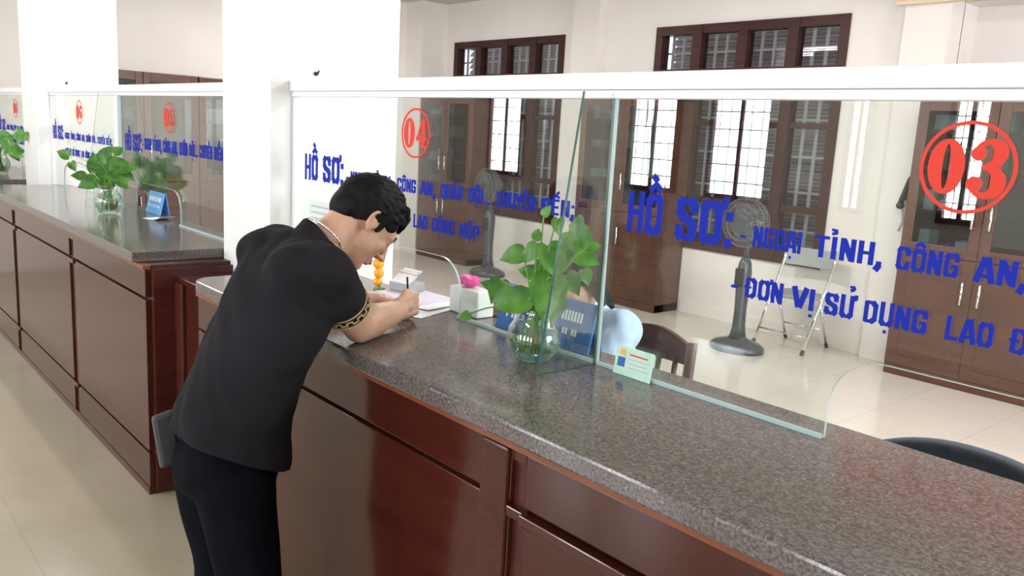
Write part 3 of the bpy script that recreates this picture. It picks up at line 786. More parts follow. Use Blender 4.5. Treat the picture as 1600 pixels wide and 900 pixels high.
for k in range(5):
    a = k * 2 * PI / 5
    o = obj('star_leg', B().tube([(cxo, cyo - .27, .1), (cxo + .26 * math.cos(a), cyo - .27 + .26 * math.sin(a), .07)], [.025, .015], 8), M['black'], t)
    obj('caster', B().ball((cxo + .26 * math.cos(a), cyo - .27 + .26 * math.sin(a), .03), .03), M['black'], o)

# clerk's inner desk shelf just behind the counter
o = obj('inner_desk', B().box(-3.2, 1.5, 1.73, 2.02, .74, .77).box(-3.2, -3.17, 1.73, 2.02, 0, .74).box(1.47, 1.5, 1.73, 2.02, 0, .74), M['cabwood']); tag(o, 'low inner desk on the office side of the near counter', 'desk')
# ================================================================== people
def frame(origin, fwd, up=(0, 0, 1)):
    f = Vector(fwd).normalized(); r = f.cross(Vector(up)).normalized(); u = r.cross(f).normalized()
    m = Matrix((r, f, u)).transposed().to_4x4(); m.translation = Vector(origin); return m
def head_bits(b, Mh, sc=1.0):
    """cranium, face, ears in a local frame: x right, y out of the face, z to the crown"""
    def P(x, y, z): return Mh @ (Vector((x, y, z)) * sc)
    q = Mh.to_3x3().normalized()
    def e(c, r, rx=0): b.ball(P(*c), tuple(v * sc for v in r), q @ Matrix.Rotation(rx, 3, 'X'), 28)
    e((0, -.012, .032), (.074, .094, .084))          # cranium
    e((0, .036, .012), (.064, .062, .062))           # forehead
    e((0, .036, -.035), (.060, .058, .075))          # mid face
    e((0, .036, -.078), (.048, .048, .045))          # jaw
    e((0, .068, -.100), (.024, .022, .020))          # chin
    for sx in (-1, 1):
        e((sx * .034, .064, -.026), (.026, .024, .026))   # cheek bone
        b.cap(P(sx * .040, .020, -.070), P(sx * .018, .066, -.100), .012 * sc, .013 * sc)   # jaw line
        b.cap(P(sx * .012, .092, .016), P(sx * .048, .078, .016), .011 * sc, .009 * sc)   # brow
        e((sx * .031, .084, .000), (.013, .011, .010))    # lid
        # ear: flat shell hinged at the front, thicker rim, lobe
        e((sx * .0745, -.012, -.004), (.006, .017, .027))
        rim = [(.071, .002, .010), (.075, -.002, .023), (.079, -.012, .029), (.082, -.024, .022), (.083, -.029, .006), (.081, -.025, -.010), (.077, -.016, -.024), (.073, -.006, -.031), (.071, .0, -.022)]
        for a, c in zip(rim, rim[1:]): b.cap(P(sx * a[0], a[1], a[2]), P(sx * c[0], c[1], c[2]), .0048 * sc, .0048 * sc, 10)
        b.cap(P(sx * .072, .004, -.002), P(sx * .072, .004, -.010), .006 * sc, .006 * sc, 10)
    b.cap(P(0, .094, .010), P(0, .116, -.030), .0085 * sc, .0105 * sc)      # nose bridge
    e((0, .118, -.033), (.012, .012, .010))
    for sx in (-1, 1): e((sx * .012, .106, -.038), (.008, .010, .007))
    e((0, .091, -.064), (.022, .012, .008)); e((0, .089, -.075), (.018, .011, .008))   # lips
    return P
def hand(b, wrist, knuckle, palm_n, curl, side, grip=1.0):
    """palm from wrist to knuckles, five bent fingers; palm_n = palm side normal; side = direction of the thumb"""
    w, k = Vector(wrist), Vector(knuckle); d = (k - w).normalized(); n = Vector(palm_n).normalized(); s = Vector(side).normalized()
    Ln = (k - w).length
    for i, o in enumerate((-.028, -.0095, .0095, .028)):
        b.cap(w - s * o * .6, k - s * o, .019, .0125)
    b.cap(w, w + d * Ln * .5, .024, .022)
    lens = (.036, .041, .038, .030)[::1]
    for i, o in enumerate((.031, .0105, -.0105, -.031)):
        p = k + s * o; dd = (d + s * o * 3).normalized(); r = .0086
        for j, f in enumerate((1.0, .72, .56)):
            ang = curl[i] * (.75, 1.0, .7)[j]
            ax = d.cross(n).normalized()
            dd = Matrix.Rotation(ang, 3, ax) @ dd
            q = p + dd * lens[i] * f; b.cap(p, q, r, r * .9, 10); p = q; r *= .9
    t0 = w + d * Ln * .25 + s * .022; t1 = t0 + (s * .8 + d * .7 + n * .35).normalized() * .040; t2 = t1 + (d * 1.0 + n * .55 - s * .15).normalized() * .032; t3 = t2 + (d * .8 + n * .8 - s * .5).normalized() * .024
    b.cap(w + d * .01, t0, .018, .016); b.cap(t0, t1, .015, .0115); b.cap(t1, t2, .0112, .010); b.cap(t2, t3, .010, .0085)

# ---- the man at the counter
V = Vector
hipc = V((-2.03, .815, .845)); chest = V((-2.0, .985, 1.235)); neckb = V((-2.005, 1.065, 1.345))
shR, shL = V((-1.855, 1.0, 1.315)), V((-2.185, 1.03, 1.325))
elR, elL = V((-1.955, 1.165, 1.134)), V((-2.33, 1.20, 1.128))
wrR, wrL = V((-2.075, 1.370, 1.128)), V((-2.30, 1.43, 1.122))
HD = V((-2.00, 1.20, 1.425)); Mh = frame(HD, (.06, .66, -.72))
man = thing('person', 'person in a black short-sleeved shirt leaning on the counter and writing', 'person', (-2.03, .85, 0))
b = B(); P = head_bits(b, Mh, 1.0)
b.cap(neckb + V((0, -.02, -.02)), P(0, -.035, -.02), .060, .052); b.cap(neckb, P(0, -.005, -.055), .052, .045)
b.cap(hipc, chest, .085, .11); b.cap(chest, neckb - V((0, .02, .04)), .13, .08)
b.cap(shR, shL, .055, .055)
b.cap(shR, elR, .054, .044); b.cap(elR, elR.lerp(wrR, .3) + V((0, 0, .006)), .044, .050); b.cap(elR.lerp(wrR, .3) + V((0, 0, .006)), wrR + V((0, 0, .01)), .050, .031)
b.cap(shL, elL, .052, .043); b.cap(elL, elL.lerp(wrL, .35), .041, .042); b.cap(elL.lerp(wrL, .3), wrL, .042, .028)
hand(b, wrR + V((0, 0, .014)), (-2.118, 1.462, 1.146), (-.85, .25, -.30), (1.0, 1.15, 1.25, 1.3), (-.22, .12, .96))
hand(b, wrL, (-2.285, 1.50, 1.115), (0, .1, -1), (.35, .3, .3, .35), (.95, .1, 0))
for sx in (-1, 1):
    h = hipc + V((sx * .075, 0, -.08)); k = V((h.x + sx * .02, .84, .46)); a = V((k.x, .82, .09))
    b.cap(h, k, .060, .050); b.cap(k, a, .053, .037); b.cap(a, a + V((0, .12, -.05)), .035, .03)
bb_ = voxel(b, .0036, 3); hi = Mh.inverted(); soft = []
for v in bb_.verts:      # soften cheeks, jaw and neck, keep ears, nose and lips crisp
    if (v.co - HD).length < .17:
        l_ = hi @ v.co
        if not (abs(l_.x) > .0675 and -.045 < l_.y < .012 and -.05 < l_.z < .04) and not (abs(l_.x) < .028 and l_.y > .084): soft.append(v)
for _ in range(14): bmesh.ops.smooth_vert(bb_, verts=soft, factor=.5, use_axis_x=True, use_axis_y=True, use_axis_z=True)
body = obj('body', bb_, M['skin'], man, smooth=True)
# hair: cap over the cranium, cut along the hairline, short tufts
hb = B(); q = Mh.to_3x3()
hb.ball(P(0, -.013, .034), (.084, .104, .094), q, 40); hb.ball(P(0, .040, .050), (.070, .062, .056), q, 32); hb.ball(P(0, -.065, .0), (.064, .046, .060), q, 28)
for k in range(420):
    a = random.uniform(-3.14, 3.14); el = random.uniform(-.1, 1.5)
    d_ = V((math.sin(a) * math.cos(el), -math.cos(a) * math.cos(el), math.sin(el)))
    base = V((0, -.013, .034)) + V((d_.x * .080, d_.y * .100, d_.z * .090))
    tip = base + d_ * random.uniform(.008, .014) + V((random.uniform(-.005, .005), .010, 0))
    hb.cap(P(*base), P(*tip), .0065, .002, 6)
hm = voxel(hb, .0040, 1)
nrm = (Mh.to_3x3() @ V((0, -.63, .78))).normalized()
bmesh.ops.bisect_plane(hm, geom=hm.verts[:] + hm.edges[:] + hm.faces[:], plane_co=P(0, 0, .004), plane_no=-nrm, clear_outer=True)
hair = obj('hair', hm, M['hair'], man, smooth=True)
sb = B()
for k in range(34):    # fringe falling over the forehead
    x = -.046 + .092 * k / 33
    sb.cap(P(x, .070, .085), P(x * 1.02, .103 - abs(x) * .45, .058 + random.uniform(-.012, .008)), .011, .003, 6)
    sb.cap(P(x, .050, .10), P(x * 1.0, .096 - abs(x) * .5, .082), .012, .008, 6)
for sx in (-1, 1):     # sideburns
    sb.ball(P(sx * .0665, .018, .008), (.0065, .011, .026), q, 16)
    sb.ball(P(sx * .0630, .042, .034), (.009, .022, .022), q, 16)
obj('fringe', voxel(sb, .0035, 1), M['hair'], hair, smooth=True)
for sx in (-1, 1):
    obj('eyebrow', B().cap(P(sx * .014, .101, .022), P(sx * .046, .086, .024), .0042, .003, 8), M['hair'], man, smooth=True)
    obj('eyelashes', B().cap(P(sx * .020, .093, -.006), P(sx * .042, .086, -.005), .0022, .0018, 8), M['eye'], man, smooth=True)
obj('lips', B().ball(P(0, .1005, -.069), (.016, .0042, .0042), q, 12), M['lip'], man, smooth=True)
# shirt
def dirv(a, b): return (b - a).normalized()
b = B()
hem = V((-2.03, .825, .80))
sh = [(hem, .170, .152), (V((-2.03, .832, .90)), .166, .147), (V((-2.02, .868, 1.02)), .160, .133), (V((-2.015, .918, 1.134)), .172, .133), (V((-2.0, .965, 1.232)), .180, .128), (V((-2.01, 1.005, 1.30)), .178, .108)]
for (p, rx, ry), (p2, rx2, ry2) in zip(sh, sh[1:]):
    for k in range(4):
        f = k / 4; c = p.lerp(p2, f); x_ = rx + (rx2 - rx) * f; y_ = ry + (ry2 - ry) * f
        d = dirv(p, p2); rt = V((1, 0, 0)); rt = (rt - d * rt.dot(d)).normalized(); fr_ = d.cross(rt)
        mm = Matrix((rt, fr_, d)).transposed()
        b.ball(c, (x_, y_, .075), mm, 28)
b.cap(shR + V((-.03, 0, .0)), shL + V((.03, 0, 0)), .074, .074); b.cap(shL + V((.05, -.05, -.01)), neckb + V((0, -.06, -.02)), .08, .07); b.cap(shR + V((-.05, -.05, -.01)), neckb + V((0, -.06, -.02)), .08, .07)
b.cap(neckb + V((0, -.055, -.045)), neckb + V((0, -.01, -.01)), .095, .068)
for s0, e0 in ((shR, elR), (shL, elL)):
    b.cap(s0, s0.lerp(e0, .32), .070, .066); b.cap(s0.lerp(e0, .25), s0.lerp(e0, .46), .067, .064)
for k in range(10):     # loose cloth folds running from the shoulder to the hem
    f = random.uniform(0, 1); x = -1.99 + (f - .5) * .26
    p = V((x, .93 - .02 * abs(f - .5), 1.27)); e_ = V((x + .07 * random.uniform(-.4, 1), .665, .93 + random.uniform(-.05, .1)))
shm = voxel(b, .0075, 26, factor=.6)
# cut hem and neck opening flat
geom = shm.verts[:] + shm.edges[:] + shm.faces[:]
bmesh.ops.bisect_plane(shm, geom=geom, plane_co=(-2.03, .81, .838), plane_no=(0, -.42, -.907), clear_outer=True)
shm.verts.ensure_lookup_table()
from mathutils import noise
for v in shm.verts:
    c = v.co; d = V((.05, -.22, .35)).normalized()
    n1 = noise.noise(V((c.x * 9 + c.z * 5, c.y * 6, c.z * 3.0))) * .014 + noise.noise(V((c.x * 24 + c.z * 16, c.y * 16, c.z * 6))) * .006 + .003
    v.co = c + v.normal * n1
so = obj('shirt', shm, M['shirt'], man, smooth=True)
def band(name, c0, c1, r, mat_, parent, seg=28, th=.0035, rf=1.0):
    d = (c1 - c0).normalized(); up = V((0, 0, 1)); a = d.cross(up).normalized(); bb = a.cross(d)
    s = B(); n = seg
    for k in range(n):
        t0, t1 = 2 * PI * k / n, 2 * PI * (k + 1) / n
        def pt(c, t, rr): return c + rr * (math.cos(t) * a + math.sin(t) * bb)
        s.prism([pt(c0, t0, r), pt(c0, t1, r), pt(c0, t1, r + th), pt(c0, t0, r + th)], c1 - c0)
    return obj(name, s, mat_, parent)
for s0, e0 in ((shR, elR), (shL, elL)):
    u0, u1 = s0.lerp(e0, .50), s0.lerp(e0, .65)
    d = (u1 - u0).normalized()
    hmb = band('sleeve_hem', s0.lerp(e0, .40), u1, .0595, M['shirt'], so, th=.006)
    band('gold_stripe', u0, u0 + d * .005, .0655, M['gold'], hmb, th=.0015)
    band('gold_stripe', u1 - d * .007, u1 - d * .002, .0655, M['gold'], hmb, th=.0015)
    up = V((0, 0, 1)); a = d.cross(up).normalized(); bb = a.cross(d); ks = B()
    mid = u0.lerp(u1, .48)
    for k in range(26):
        t0 = 2 * PI * k / 26; sg = 1 if k % 2 else -1
        c = mid + d * (.005 * sg) + .066 * (math.cos(t0) * a + math.sin(t0) * bb); tt = -math.sin(t0) * a + math.cos(t0) * bb; rr = math.cos(t0) * a + math.sin(t0) * bb
        ks.obox(c, tt * .0085, d * .0021, rr * .0012); ks.obox(c + tt * .0072 - d * .005 * sg, tt * .0018, d * .006, rr * .0012)
    o = obj('key_pattern', ks, M['gold'], hmb); o['kind'] = 'stuff'
# collar standing round the neck
s = B(); cn = neckb + V((0, -.02, .012)); dn = dirv(neckb, P(0, -.03, -.03)); a = V((1, 0, 0)); a = (a - dn * a.dot(dn)).normalized(); bb = dn.cross(a)
n = 30; pr = None
for k in range(n + 1):
    t0 = -PI * 1.42 + k * (PI * 1.84) / n
    h = .026 + .012 * max(0, math.cos(t0 + PI / 2))
    o0 = cn + .066 * math.cos(t0) * a + .064 * math.sin(t0) * bb; o1 = o0 + dn * h + (math.cos(t0) * a + math.sin(t0) * bb) * .004
    i0 = o0 - (math.cos(t0) * a + math.sin(t0) * bb) * .004; i1 = o1 - (math.cos(t0) * a + math.sin(t0) * bb) * .004
    cur = [s.bm.verts.new(p) for p in (o0 - dn * .03, o1, i1, i0 - dn * .03)]
    if pr:
        for j in range(4): s.bm.faces.new((pr[j], pr[(j + 1) % 4], cur[(j + 1) % 4], cur[j]))
    pr = cur
obj('collar', s, M['shirt'], so, smooth=True)
ch = [neckb + V((0, -.012, .02)) + .0665 * math.cos(t / 30 * 2 * PI) * a + .062 * math.sin(t / 30 * 2 * PI) * bb + dn * (.036) for t in range(30)]
s = B()
for p_, q_ in zip(ch, ch[1:] + ch[:1]): s.cap(p_, p_.lerp(q_, .55), .0032, .0032, 6)
o = obj('necklace', s, M['silver'], man, smooth=True); o['label'] = 'thin silver chain'
# trousers
b = B()
b.ball(V((-2.03, .83, .80)), (.150, .120, .13), None, 28); b.ball(V((-2.03, .795, .79)), (.148, .108, .11), None, 28)
for sx in (-1, 1):
    h = V((-2.03 + sx * .082, .81, .74)); k = V((-2.03 + sx * .100, .845, .46)); a_ = V((-2.03 + sx * .100, .815, .10))
    b.cap(h, k, .100, .078); b.cap(k, a_, .074, .062)
tm = voxel(b, .0075, 6, factor=.6)
bmesh.ops.bisect_plane(tm, geom=tm.verts[:] + tm.edges[:] + tm.faces[:], plane_co=(0, 0, .06), plane_no=(0, 0, -1), clear_outer=True)
for v in tm.verts: v.co += v.normal * noise.noise(V((v.co.x * 14, v.co.y * 14, v.co.z * 7))) * .006
tr_ = obj('trousers', tm, M['trousers'], man, smooth=True)
s = B()
for k in range(32):
    t0, t1 = 2 * PI * k / 32, 2 * PI * (k + 1) / 32
    f = lambda t, r: V((-2.03 + (.150 + r) * math.cos(t), .828 + (.120 + r) * math.sin(t), .85 - .05 * math.sin(t)))
    s.prism([f(t0, 0), f(t1, 0), f(t1, .004), f(t0, .004)], (0, 0, .03))
obj('belt', s, M['black'], man)
for sx in (-1, 1):
    b = B(); x = -2.03 + sx * .1
    b.ball((x, .81, .05), (.048, .07, .05), None, 20); b.ball((x, .91, .038), (.050, .10, .036), None, 20); b.ball((x, .97, .034), (.045, .07, .03), None, 20)
    bm = voxel(b, .006, 4); bmesh.ops.bisect_plane(bm, geom=bm.verts[:] + bm.edges[:] + bm.faces[:], plane_co=(0, 0, .003), plane_no=(0, 0, -1), clear_outer=True)
    obj('shoe', bm, M['black'], man, smooth=True)
o = tag(obj('belt_pouch', B().obox((-2.135, .700, .845), (.011, .0, 0), (0, .028, .006), (.0, -.010, .075)), M['pouch'], bevel=.012), 'small grey pouch hanging at the back of the leaning man\'s belt', 'pouch')
# pen in the writing hand
o = obj('pen', B().tube([(-2.225, 1.510, 1.0975), (-2.215, 1.502, 1.106), (-2.135, 1.440, 1.225)], [.0012, .003, .0032], 10), M['black'], smooth=True); tag(o, 'slim pen held upright in the writing man\'s right hand', 'pen')

# ---- the clerk behind the glass
clerk = thing('person', 'seated person in light blue shirt, head bowed behind the plant and glass', 'person', (-2.04, 2.3, 0))
b = B(); HD2 = V((-1.99, 2.03, 1.215)); Mc = frame(HD2, (-.1, .0 - .62, -.78)); P2 = head_bits(b, Mc, .93)
pel = V((-2.04, 2.29, .56)); nb2 = V((-2.04, 2.14, 1.09))
b.cap(pel, V((-2.04, 2.24, .85)), .125, .12); b.cap(V((-2.04, 2.24, .85)), nb2 - V((0, 0, .05)), .125, .08); b.cap(nb2, P2(0, -.02, -.03), .05, .048)
s2R, s2L = V((-2.21, 2.17, 1.03)), V((-1.87, 2.17, 1.03))
b.cap(s2R, s2L, .05, .05)
for s_, e_, w_ in ((s2R, V((-2.27, 1.97, .84)), V((-2.14, 1.87, .81))), (s2L, V((-1.81, 1.97, .84)), V((-1.96, 1.86, .81)))):
    b.cap(s_, e_, .045, .038); b.cap(e_, w_, .038, .026); hand(b, w_, w_ + V((.0 if s_ is s2R else -.02, -.075, -.005)), (0, 0, -1), (.5, .5, .5, .5), (1 if s_ is s2R else -1, 0, 0))
for sx in (-1, 1):
    b.cap(pel + V((sx * .08, 0, -.02)), V((-2.04 + sx * .1, 1.98, .60)).lerp(pel, .15) + V((0, 0, -.05)), .08, .06)
    b.cap(V((-2.04 + sx * .1, 2.02, .54)), V((-2.04 + sx * .1, 2.06, .09)), .055, .038); b.cap(V((-2.04 + sx * .1, 2.06, .07)), V((-2.04 + sx * .1, 1.95, .04)), .035, .03)
obj('body', voxel(b, .008, 5), M['skin'], clerk, smooth=True)
hb = B(); q2 = Mc.to_3x3()
hb.ball(P2(0, -.02, .04), (.082, .096, .086), q2, 28); hb.ball(P2(0, -.055, -.01), (.078, .06, .10), q2, 28); hb.ball(P2(0, .03, .06), (.068, .062, .046), q2, 24)
for sx in (-1, 1): hb.cap(P2(sx * .07, -.02, .02), P2(sx * .072, .02, -.13), .030, .014); hb.cap(P2(sx * .05, -.05, .0), P2(sx * .065, .0, -.18), .03, .012)
obj('hair', voxel(hb, .007, 3), M['hair'], clerk, smooth=True)
b = B()
b.cap(pel, V((-2.04, 2.25, .85)), .150, .150); b.cap(V((-2.04, 2.25, .85)), V((-2.04, 2.19, .98)), .152, .12); b.cap(s2R, s2L, .068, .068); b.cap(nb2 - V((0, 0, .08)), nb2, .09, .06)
for s_, e_, w_ in ((s2R, V((-2.27, 1.97, .84)), V((-2.14, 1.87, .81))), (s2L, V((-1.81, 1.97, .84)), V((-1.96, 1.86, .81)))):
    b.cap(s_, e_, .066, .055); b.cap(e_, w_.lerp(e_, .25), .055, .043)
bm = voxel(b, .008, 5); 
for v in bm.verts: v.co += v.normal * (noise.noise(v.co * 14) * .008 + noise.noise(V((v.co.x * 30 + v.co.z * 18, v.co.y * 12, v.co.z * 9))) * .008)
obj('shirt', bm, M['blueshirt'], clerk, smooth=True)
b = B(); b.ball(pel + V((0, 0, -.02)), (.17, .14, .11), None, 24)
for sx in (-1, 1): b.cap(pel + V((sx * .08, 0, -.02)), V((-2.04 + sx * .1, 2.0, .55)), .095, .07); b.cap(V((-2.04 + sx * .1, 2.0, .55)), V((-2.04 + sx * .1, 2.06, .12)), .066, .055)
obj('trousers', voxel(b, .009, 4), M['trousers'], clerk, smooth=True)

# ================================================================== plants in glass vases
def leaf(s, c, n, tip, size, fold=.25):
    """heart-shaped pothos leaf: centre, facing normal, direction of the tip"""
    n = V(n).normalized(); t = V(tip); t = (t - n * t.dot(n)).normalized(); r = t.cross(n)
    out = [(0, -.36), (.16, -.50), (.34, -.46), (.46, -.26), (.47, 0), (.38, .26), (.22, .48), (.08, .66), (0, .78)]
    mid = [(0, -.36), (0, -.3), (0, -.2), (0, -.06), (0, .1), (0, .3), (0, .5), (0, .66), (0, .78)]
    def pt(a, b_): return V(c) + size * (r * a + t * b_ + n * (fold * abs(a) - .16 * b_ * b_ - .05))
    mv = [s.bm.verts.new(pt(*m_)) for m_ in mid]
    for sg in (-1, 1):
        iv = [s.bm.verts.new(pt(sg * o_[0] * .5, (o_[1] + m_[1]) / 2)) for o_, m_ in zip(out, mid)]
        ov = [s.bm.verts.new(pt(sg * o_[0], o_[1])) for o_ in out]
        for i in range(8):
            for A, D in ((mv, iv), (iv, ov)):
                try: f = s.bm.faces.new((A[i], A[i + 1], D[i + 1], D[i]))
                except ValueError: pass
def finish_leaves(s):
    bmesh.ops.remove_doubles(s.bm, verts=s.bm.verts, dist=.0004)
    return s
def vase_plant(c, leaves, label, R_=.066, H=.14, dark=False, seed=1, roots=True, matl='leaf', neck=.55):
    rnd = random.Random(seed); c = V(c)
    t = thing('potted_pothos', label, 'plant', c, 'pothos cuttings in vases')
    nk = R_ * neck
    prof = [(R_ * .45, .002), (R_ * .7, .008), (R_ * .97, H * .28), (R_, H * .42), (R_ * .92, H * .6), (R_ * .68, H * .8), (nk, H * .92), (nk * 1.12, H)]
    s = B(); s.lathe(prof + [(r - .0035, z) for r, z in reversed(prof[1:])] , c, 40, cap=False)
    s.lathe([(.0001, .002), (R_ * .45, .002)], c, 40, cap=False).lathe([(.0001, .008), (R_ * .7 - .0035, .008)], c, 40, cap=False)
    v = obj('vase', s, M['vase_glass'], t, smooth=True)
    obj('water', B().lathe([(R_ * .62, .011), (R_ * .92, H * .28), (R_ * .935, H * .42), (R_ * .86, H * .6), (R_ * .7, H * .70)], c, 40), M['water'], v, smooth=True)
    st = B(); lf = B(); rt = B()
    for (p, sz, nn, tp) in leaves:
        p = V(p); base = p - V(tp).normalized() * sz * .36
        root = c + V((rnd.uniform(-.4, .4) * nk, rnd.uniform(-.4, .4) * nk, H * .95))
        low = c + V((rnd.uniform(-.55, .55) * R_, rnd.uniform(-.55, .55) * R_, .025))
        m1 = root.lerp(base, .5) + V((0, 0, .35 * (base - root).length * .4))
        pts = [low, root] + [(1 - u) ** 2 * root + 2 * u * (1 - u) * m1 + u * u * base for u in (.25, .5, .75, 1.0)]
        st.tube(pts, .0021, 6); leaf(lf, p, nn, tp, sz)
        if roots and rnd.random() < .6:
            a = low; rt.tube([a, a + V((rnd.uniform(-.02, .02), rnd.uniform(-.02, .02), .03)), a + V((rnd.uniform(-.02, .02), rnd.uniform(-.02, .02), .06))], .0015 if R_ < .0745 else .004, 5)
    obj('stems', st, M['stem'], t, smooth=True)
    o = obj('foliage', finish_leaves(lf), M[matl], t, smooth=True)
    if roots: obj('roots', rt, M['soil'], t)
    return t
def ray_y(px, py, y):
    r = RC @ V((px - 800.0, 450.0 - py, -1298.0)); k = y / r.y
    return V((0, 0, EYE)) + r * k
near = [(853, 331, .028, 1.47, -30, 60), (872, 350, .040, 1.50, 10, -80), (839, 368, .030, 1.44, 20, 70), (805, 398, .058, 1.43, -20, -160), (833, 392, .050, 1.45, 10, -120),
        (862, 400, .085, 1.46, 0, -80), (903, 372, .080, 1.50, 35, -35), (912, 402, .060, 1.52, 30, -20), (856, 455, .105, 1.44, -8, -95), (778, 450, .062, 1.42, -30, -110),
        (806, 470, .085, 1.41, -20, -165), (728, 494, .030, 1.40, -20, -140), (765, 446, .036, 1.43, -20, 160), (893, 440, .055, 1.50, 30, -60), (828, 425, .045, 1.50, 0, 170),
        (888, 395, .060, 1.53, 20, -100), (832, 480, .050, 1.47, -10, -60), (905, 345, .030, 1.55, 25, -60), (868, 478, .060, 1.48, 10, -100), (845, 420, .050, 1.53, 0, 100), (925, 385, .032, 1.50, 40, 10), (915, 430, .04, 1.56, 30, -70)]
def leafset(lst, k=1.0):
    out = []; rd = random.Random(4)
    for px, py, sz, y, yaw, ang in lst:
        p = ray_y(px, py, y); tc = (V((0, 0, EYE)) - p).normalized()
        nn = tc + V((rd.uniform(-.35, .35), rd.uniform(-.35, .35), rd.uniform(.0, .6)))
        a = math.radians(ang); rt = V((.65, .75, 0)); tp = rt * math.cos(a) + V((0, 0, 1)) * math.sin(a)
        out.append((p, sz * k, nn, tp))
    return out
vase_plant((-1.572, 1.47, CT + .001), leafset(near), 'green pothos in a round glass vase on the near counter, beside the glass fin', R_=.074, H=.15)
left = [(101, 241, .075, 1.38, 0, 160), (113, 258, .06, 1.38, 0, -60), (126, 275, .075, 1.40, 0, -170), (148, 258, .10, 1.42, 0, 100), (165, 242, .09, 1.42, 0, 60), (183, 236, .06, 1.45, 0, 40), (180, 255, .09, 1.46, 0, 20),
        (160, 268, .10, 1.40, 0, -90), (140, 285, .10, 1.40, 0, -150), (180, 272, .10, 1.44, 0, -20), (197, 262, .08, 1.48, 0, 10), (168, 288, .09, 1.42, 0, -100), (190, 285, .07, 1.44, 0, -40), (152, 282, .09, 1.46, 0, 150), (175, 262, .10, 1.5, 0, 80), (200, 275, .06, 1.5, 0, -30), (158, 252, .08, 1.5, 0, 120)]
vase_plant((-5.25, 1.42, CT + .001), leafset(left), 'green pothos in a glass vase of brown roots on the left counter', R_=.075, H=.17, seed=3, neck=.7)
dk = [(215 + 9 * i % 45, 250 + 11 * i % 45, .08, 1.80 + .03 * (i % 4), 0, 47 * i) for i in range(16)]
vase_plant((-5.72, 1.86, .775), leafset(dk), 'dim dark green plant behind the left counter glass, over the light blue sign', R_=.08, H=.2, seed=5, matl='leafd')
far_ = [(6 + 7 * i % 30, 212 + 9 * i % 36, .10, 1.45, 0, 60 * i) for i in range(12)]
vase_plant((-8.55, 1.42, CT + .001), leafset(far_), 'faint plant in a vase at the far left edge of the photo', R_=.09, H=.2, seed=6)

# inner shelf for the left counter
o = obj('inner_desk', B().box(-7.2, -3.8, 1.73, 2.05, .74, .77).box(-7.2, -7.17, 1.73, 2.05, 0, .74).box(-3.83, -3.8, 1.73, 2.05, 0, .74), M['cabwood']); tag(o, 'low inner desk on the office side of the left counter', 'desk')

# ================================================================== small things on the counters
# blue name board leaning behind the glass of the near counter
def name_board(x0, x1, y, h, lean, label, m, zb=CT):
    t = thing('name_board', label, 'sign', ((x0 + x1) / 2, y, zb), 'blue name boards on the counters')
    s = B(); s.prism([(x0, y, zb + .001), (x1, y, zb + .001), (x1, y + lean, zb + h), (x0, y + lean, zb + h)], (0, .006, 0))
    obj('board', s, M[m], t)
    s = B(); s.prism([(x0, y + .02 + lean * 1.2, zb + .001), (x1, y + .02 + lean * 1.2, zb + .001), (x1, y + .008 + lean, zb + h - .004), (x0, y + .008 + lean, zb + h - .004)], (0, .003, 0)); obj('back_stay', s, M[m], t)
    s = B(); n = 26; hl = h * .2
    for k in range(n):
        if k in (5, 11, 18): continue
        xa = x0 + (x1 - x0) * (.1 + .8 * k / n); xb = xa + (x1 - x0) * .02; z = zb + h * .58
        f = (z - zb) / h * lean; g = (z + hl - zb) / h * lean
        s.prism([(xa, y + f - .0008, z), (xb, y + f - .0008, z), (xb, y + g - .0008, z + hl), (xa, y + g - .0008, z + hl)], (0, -.0008, 0))
        if k % 3 != 1:
            z2 = zb + h * .3; f2 = (z2 - zb) / h * lean; g2 = (z2 + hl * .6 - zb) / h * lean
            s.prism([(xa, y + f2 - .0008, z2), (xb, y + f2 - .0008, z2), (xb, y + g2 - .0008, z2 + hl * .6), (xa, y + g2 - .0008, z2 + hl * .6)], (0, -.0008, 0))
    obj('lettering', s, M['paper'], t)
    return t
name_board(-1.93, -1.53, 1.635, .14, .03, 'dark blue name board with pale lettering behind the round vase', 'signblue')
name_board(-5.36, -5.10, 1.66, .13, .03, 'bright light blue name board on the left counter, right of its vase', 'signblue2')
# green card standing against the glass
t = thing('identity_card', 'pale green card with a small portrait leaning on the glass right of the vase', 'card', (-1.33, 1.60, CT))
x0, x1, z0, z1 = -1.385, -1.262, CT + .010, CT + .074
s = B(); s.prism([(x0, 1.582, z0 - .009), (x1, 1.582, z0 - .009), (x1, 1.5935, z1), (x0, 1.5935, z1)], (0, .0012, 0)); obj('card_face', s, M['card'], t)
def cardbit(name, a, b_, c, d, m, dz=.0006):
    s = B(); f = lambda z: 1.582 + (z - (z0 - .009)) / (z1 - z0 + .009) * .0115 - dz
    s.prism([(x0 + a, f(c), c), (x0 + b_, f(c), c), (x0 + b_, f(d), d), (x0 + a, f(d), d)], (0, -.0004, 0)); obj(name, s, m, t)
cardbit('portrait', .010, .034, z0 + .012, z0 + .036, M['signblue'])
cardbit('emblem', .014, .030, z0 + .042, z0 + .056, M['orange'])
for k in range(4): cardbit('printed_row', .046, .115 - .01 * (k % 2), z0 + .012 + k * .011, z0 + .0155 + k * .011, M['paper_print'] if k != 3 else M['red'])
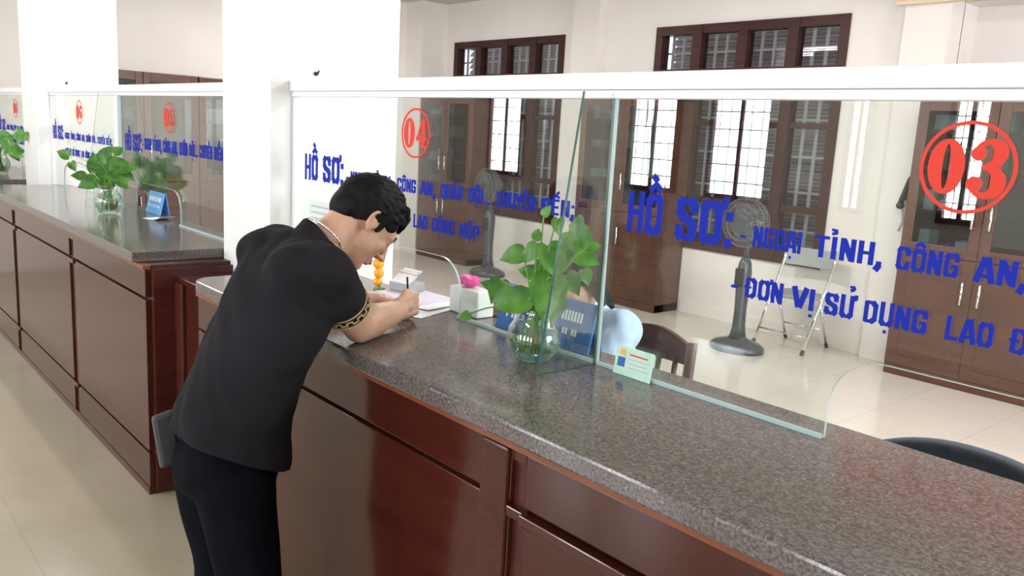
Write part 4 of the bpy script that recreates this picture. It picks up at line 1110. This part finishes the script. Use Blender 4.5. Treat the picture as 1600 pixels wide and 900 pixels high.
# carton with magenta flower
t = thing('small_carton', 'pale carton holding a magenta flower behind the glass, left of the vase', 'box', (-2.1, 1.70, CT))
o = obj('carton', B().box(-2.185, -2.035, 1.645, 1.715, CT + .001, CT + .088), M['carton'], t, bevel=.004)
fl = B()
for k in range(7):
    a = k * .9; fl.ball((-2.13 + .024 * math.cos(a), 1.68 + .016 * math.sin(a), CT + .106 + .006 * (k % 2)), (.022, .018, .015), None, 12)
o = obj('silk_flower', voxel(fl, .005, 2), M['magenta'], smooth=True); tag(o, 'magenta flower head resting on the pale carton behind the glass', 'flower')
# papers under the hands
def sheet(cx, cy, w, h, ang, z, label, m='paper', group='sheets of paper by the writing hand', curl=0.0):
    ca, sa = math.cos(ang), math.sin(ang); s = B(); n = 8
    g = lambda u, v: (cx + ca * u * w / 2 - sa * v * h / 2, cy + sa * u * w / 2 + ca * v * h / 2, z + curl * max(0, u) ** 2 + .0)
    for i in range(n):
        a, b_ = -1 + 2 * i / n, -1 + 2 * (i + 1) / n
        s.prism([g(a, -1), g(b_, -1), g(b_, 1), g(a, 1)], (0, 0, .0008))
    bmesh.ops.remove_doubles(s.bm, verts=s.bm.verts, dist=.00005)
    o = obj('paper_sheet', s, M[m]); tag(o, label, 'paper', group); return o
sheet(-2.30, 1.535, .30, .21, .35, CT + .001, 'white form lying under the writing man\'s right hand')
sheet(-2.36, 1.64, .30, .21, .20, CT + .003, 'white sheet sticking out beyond the writing hand, through the glass opening', curl=.004)
sheet(-2.42, 1.66, .28, .2, .05, CT + .005, 'pale lilac sheet behind the white forms in the glass opening', 'lilac')
# desk calendar / bundled slips
t = thing('paper_holder', 'small grey holder of paper slips beyond the writing hand', 'holder', (-2.52, 1.66, CT))
obj('tray', B().obox((-2.52, 1.70, CT + .022), (.05, .008, 0), (-.010, .045, .0), (0, 0, .015)), M['seat_grey'], t, bevel=.003)
for k in range(5):
    obj('slip', B().obox((-2.52, 1.685 + .006 * k, CT + .050 + .004 * k), (.046, .008, 0), (-.004, .02, .014), (0, -.0006, .0006)), M['steel'] if k % 2 else M['paper'], t)
s = B().tube([(-2.57, 1.70, CT + .07), (-2.47, 1.715, CT + .07)], .006, 8); obj('clip', s, M['steel'], t)
# orange bead ornament
t = thing('orange_ornament', 'little orange ornament of stacked balls just under the man\'s chin', 'ornament', (-2.60, 1.63, CT))
obj('rod', B().tube([(-2.60, 1.63, CT), (-2.60, 1.63, CT + .115)], .004, 8), M['stem'], t)
obj('foot', B().tube([(-2.60, 1.63, CT), (-2.60, 1.63, CT + .006)], .022, 16), M['stem'], t)
for k, (dx, dz, r) in enumerate(((0, .098, .021), (.004, .062, .019), (-.003, .028, .017))):
    obj('bead', B().ball((-2.60 + dx, 1.625, CT + dz), r), M['orange'], t, smooth=True)
# small scraps on the left counter
o = sheet(-4.93, 1.60, .16, .10, .3, CT + .001, 'small white paper slip on the left counter beside the light blue sign', group=None, curl=.02)
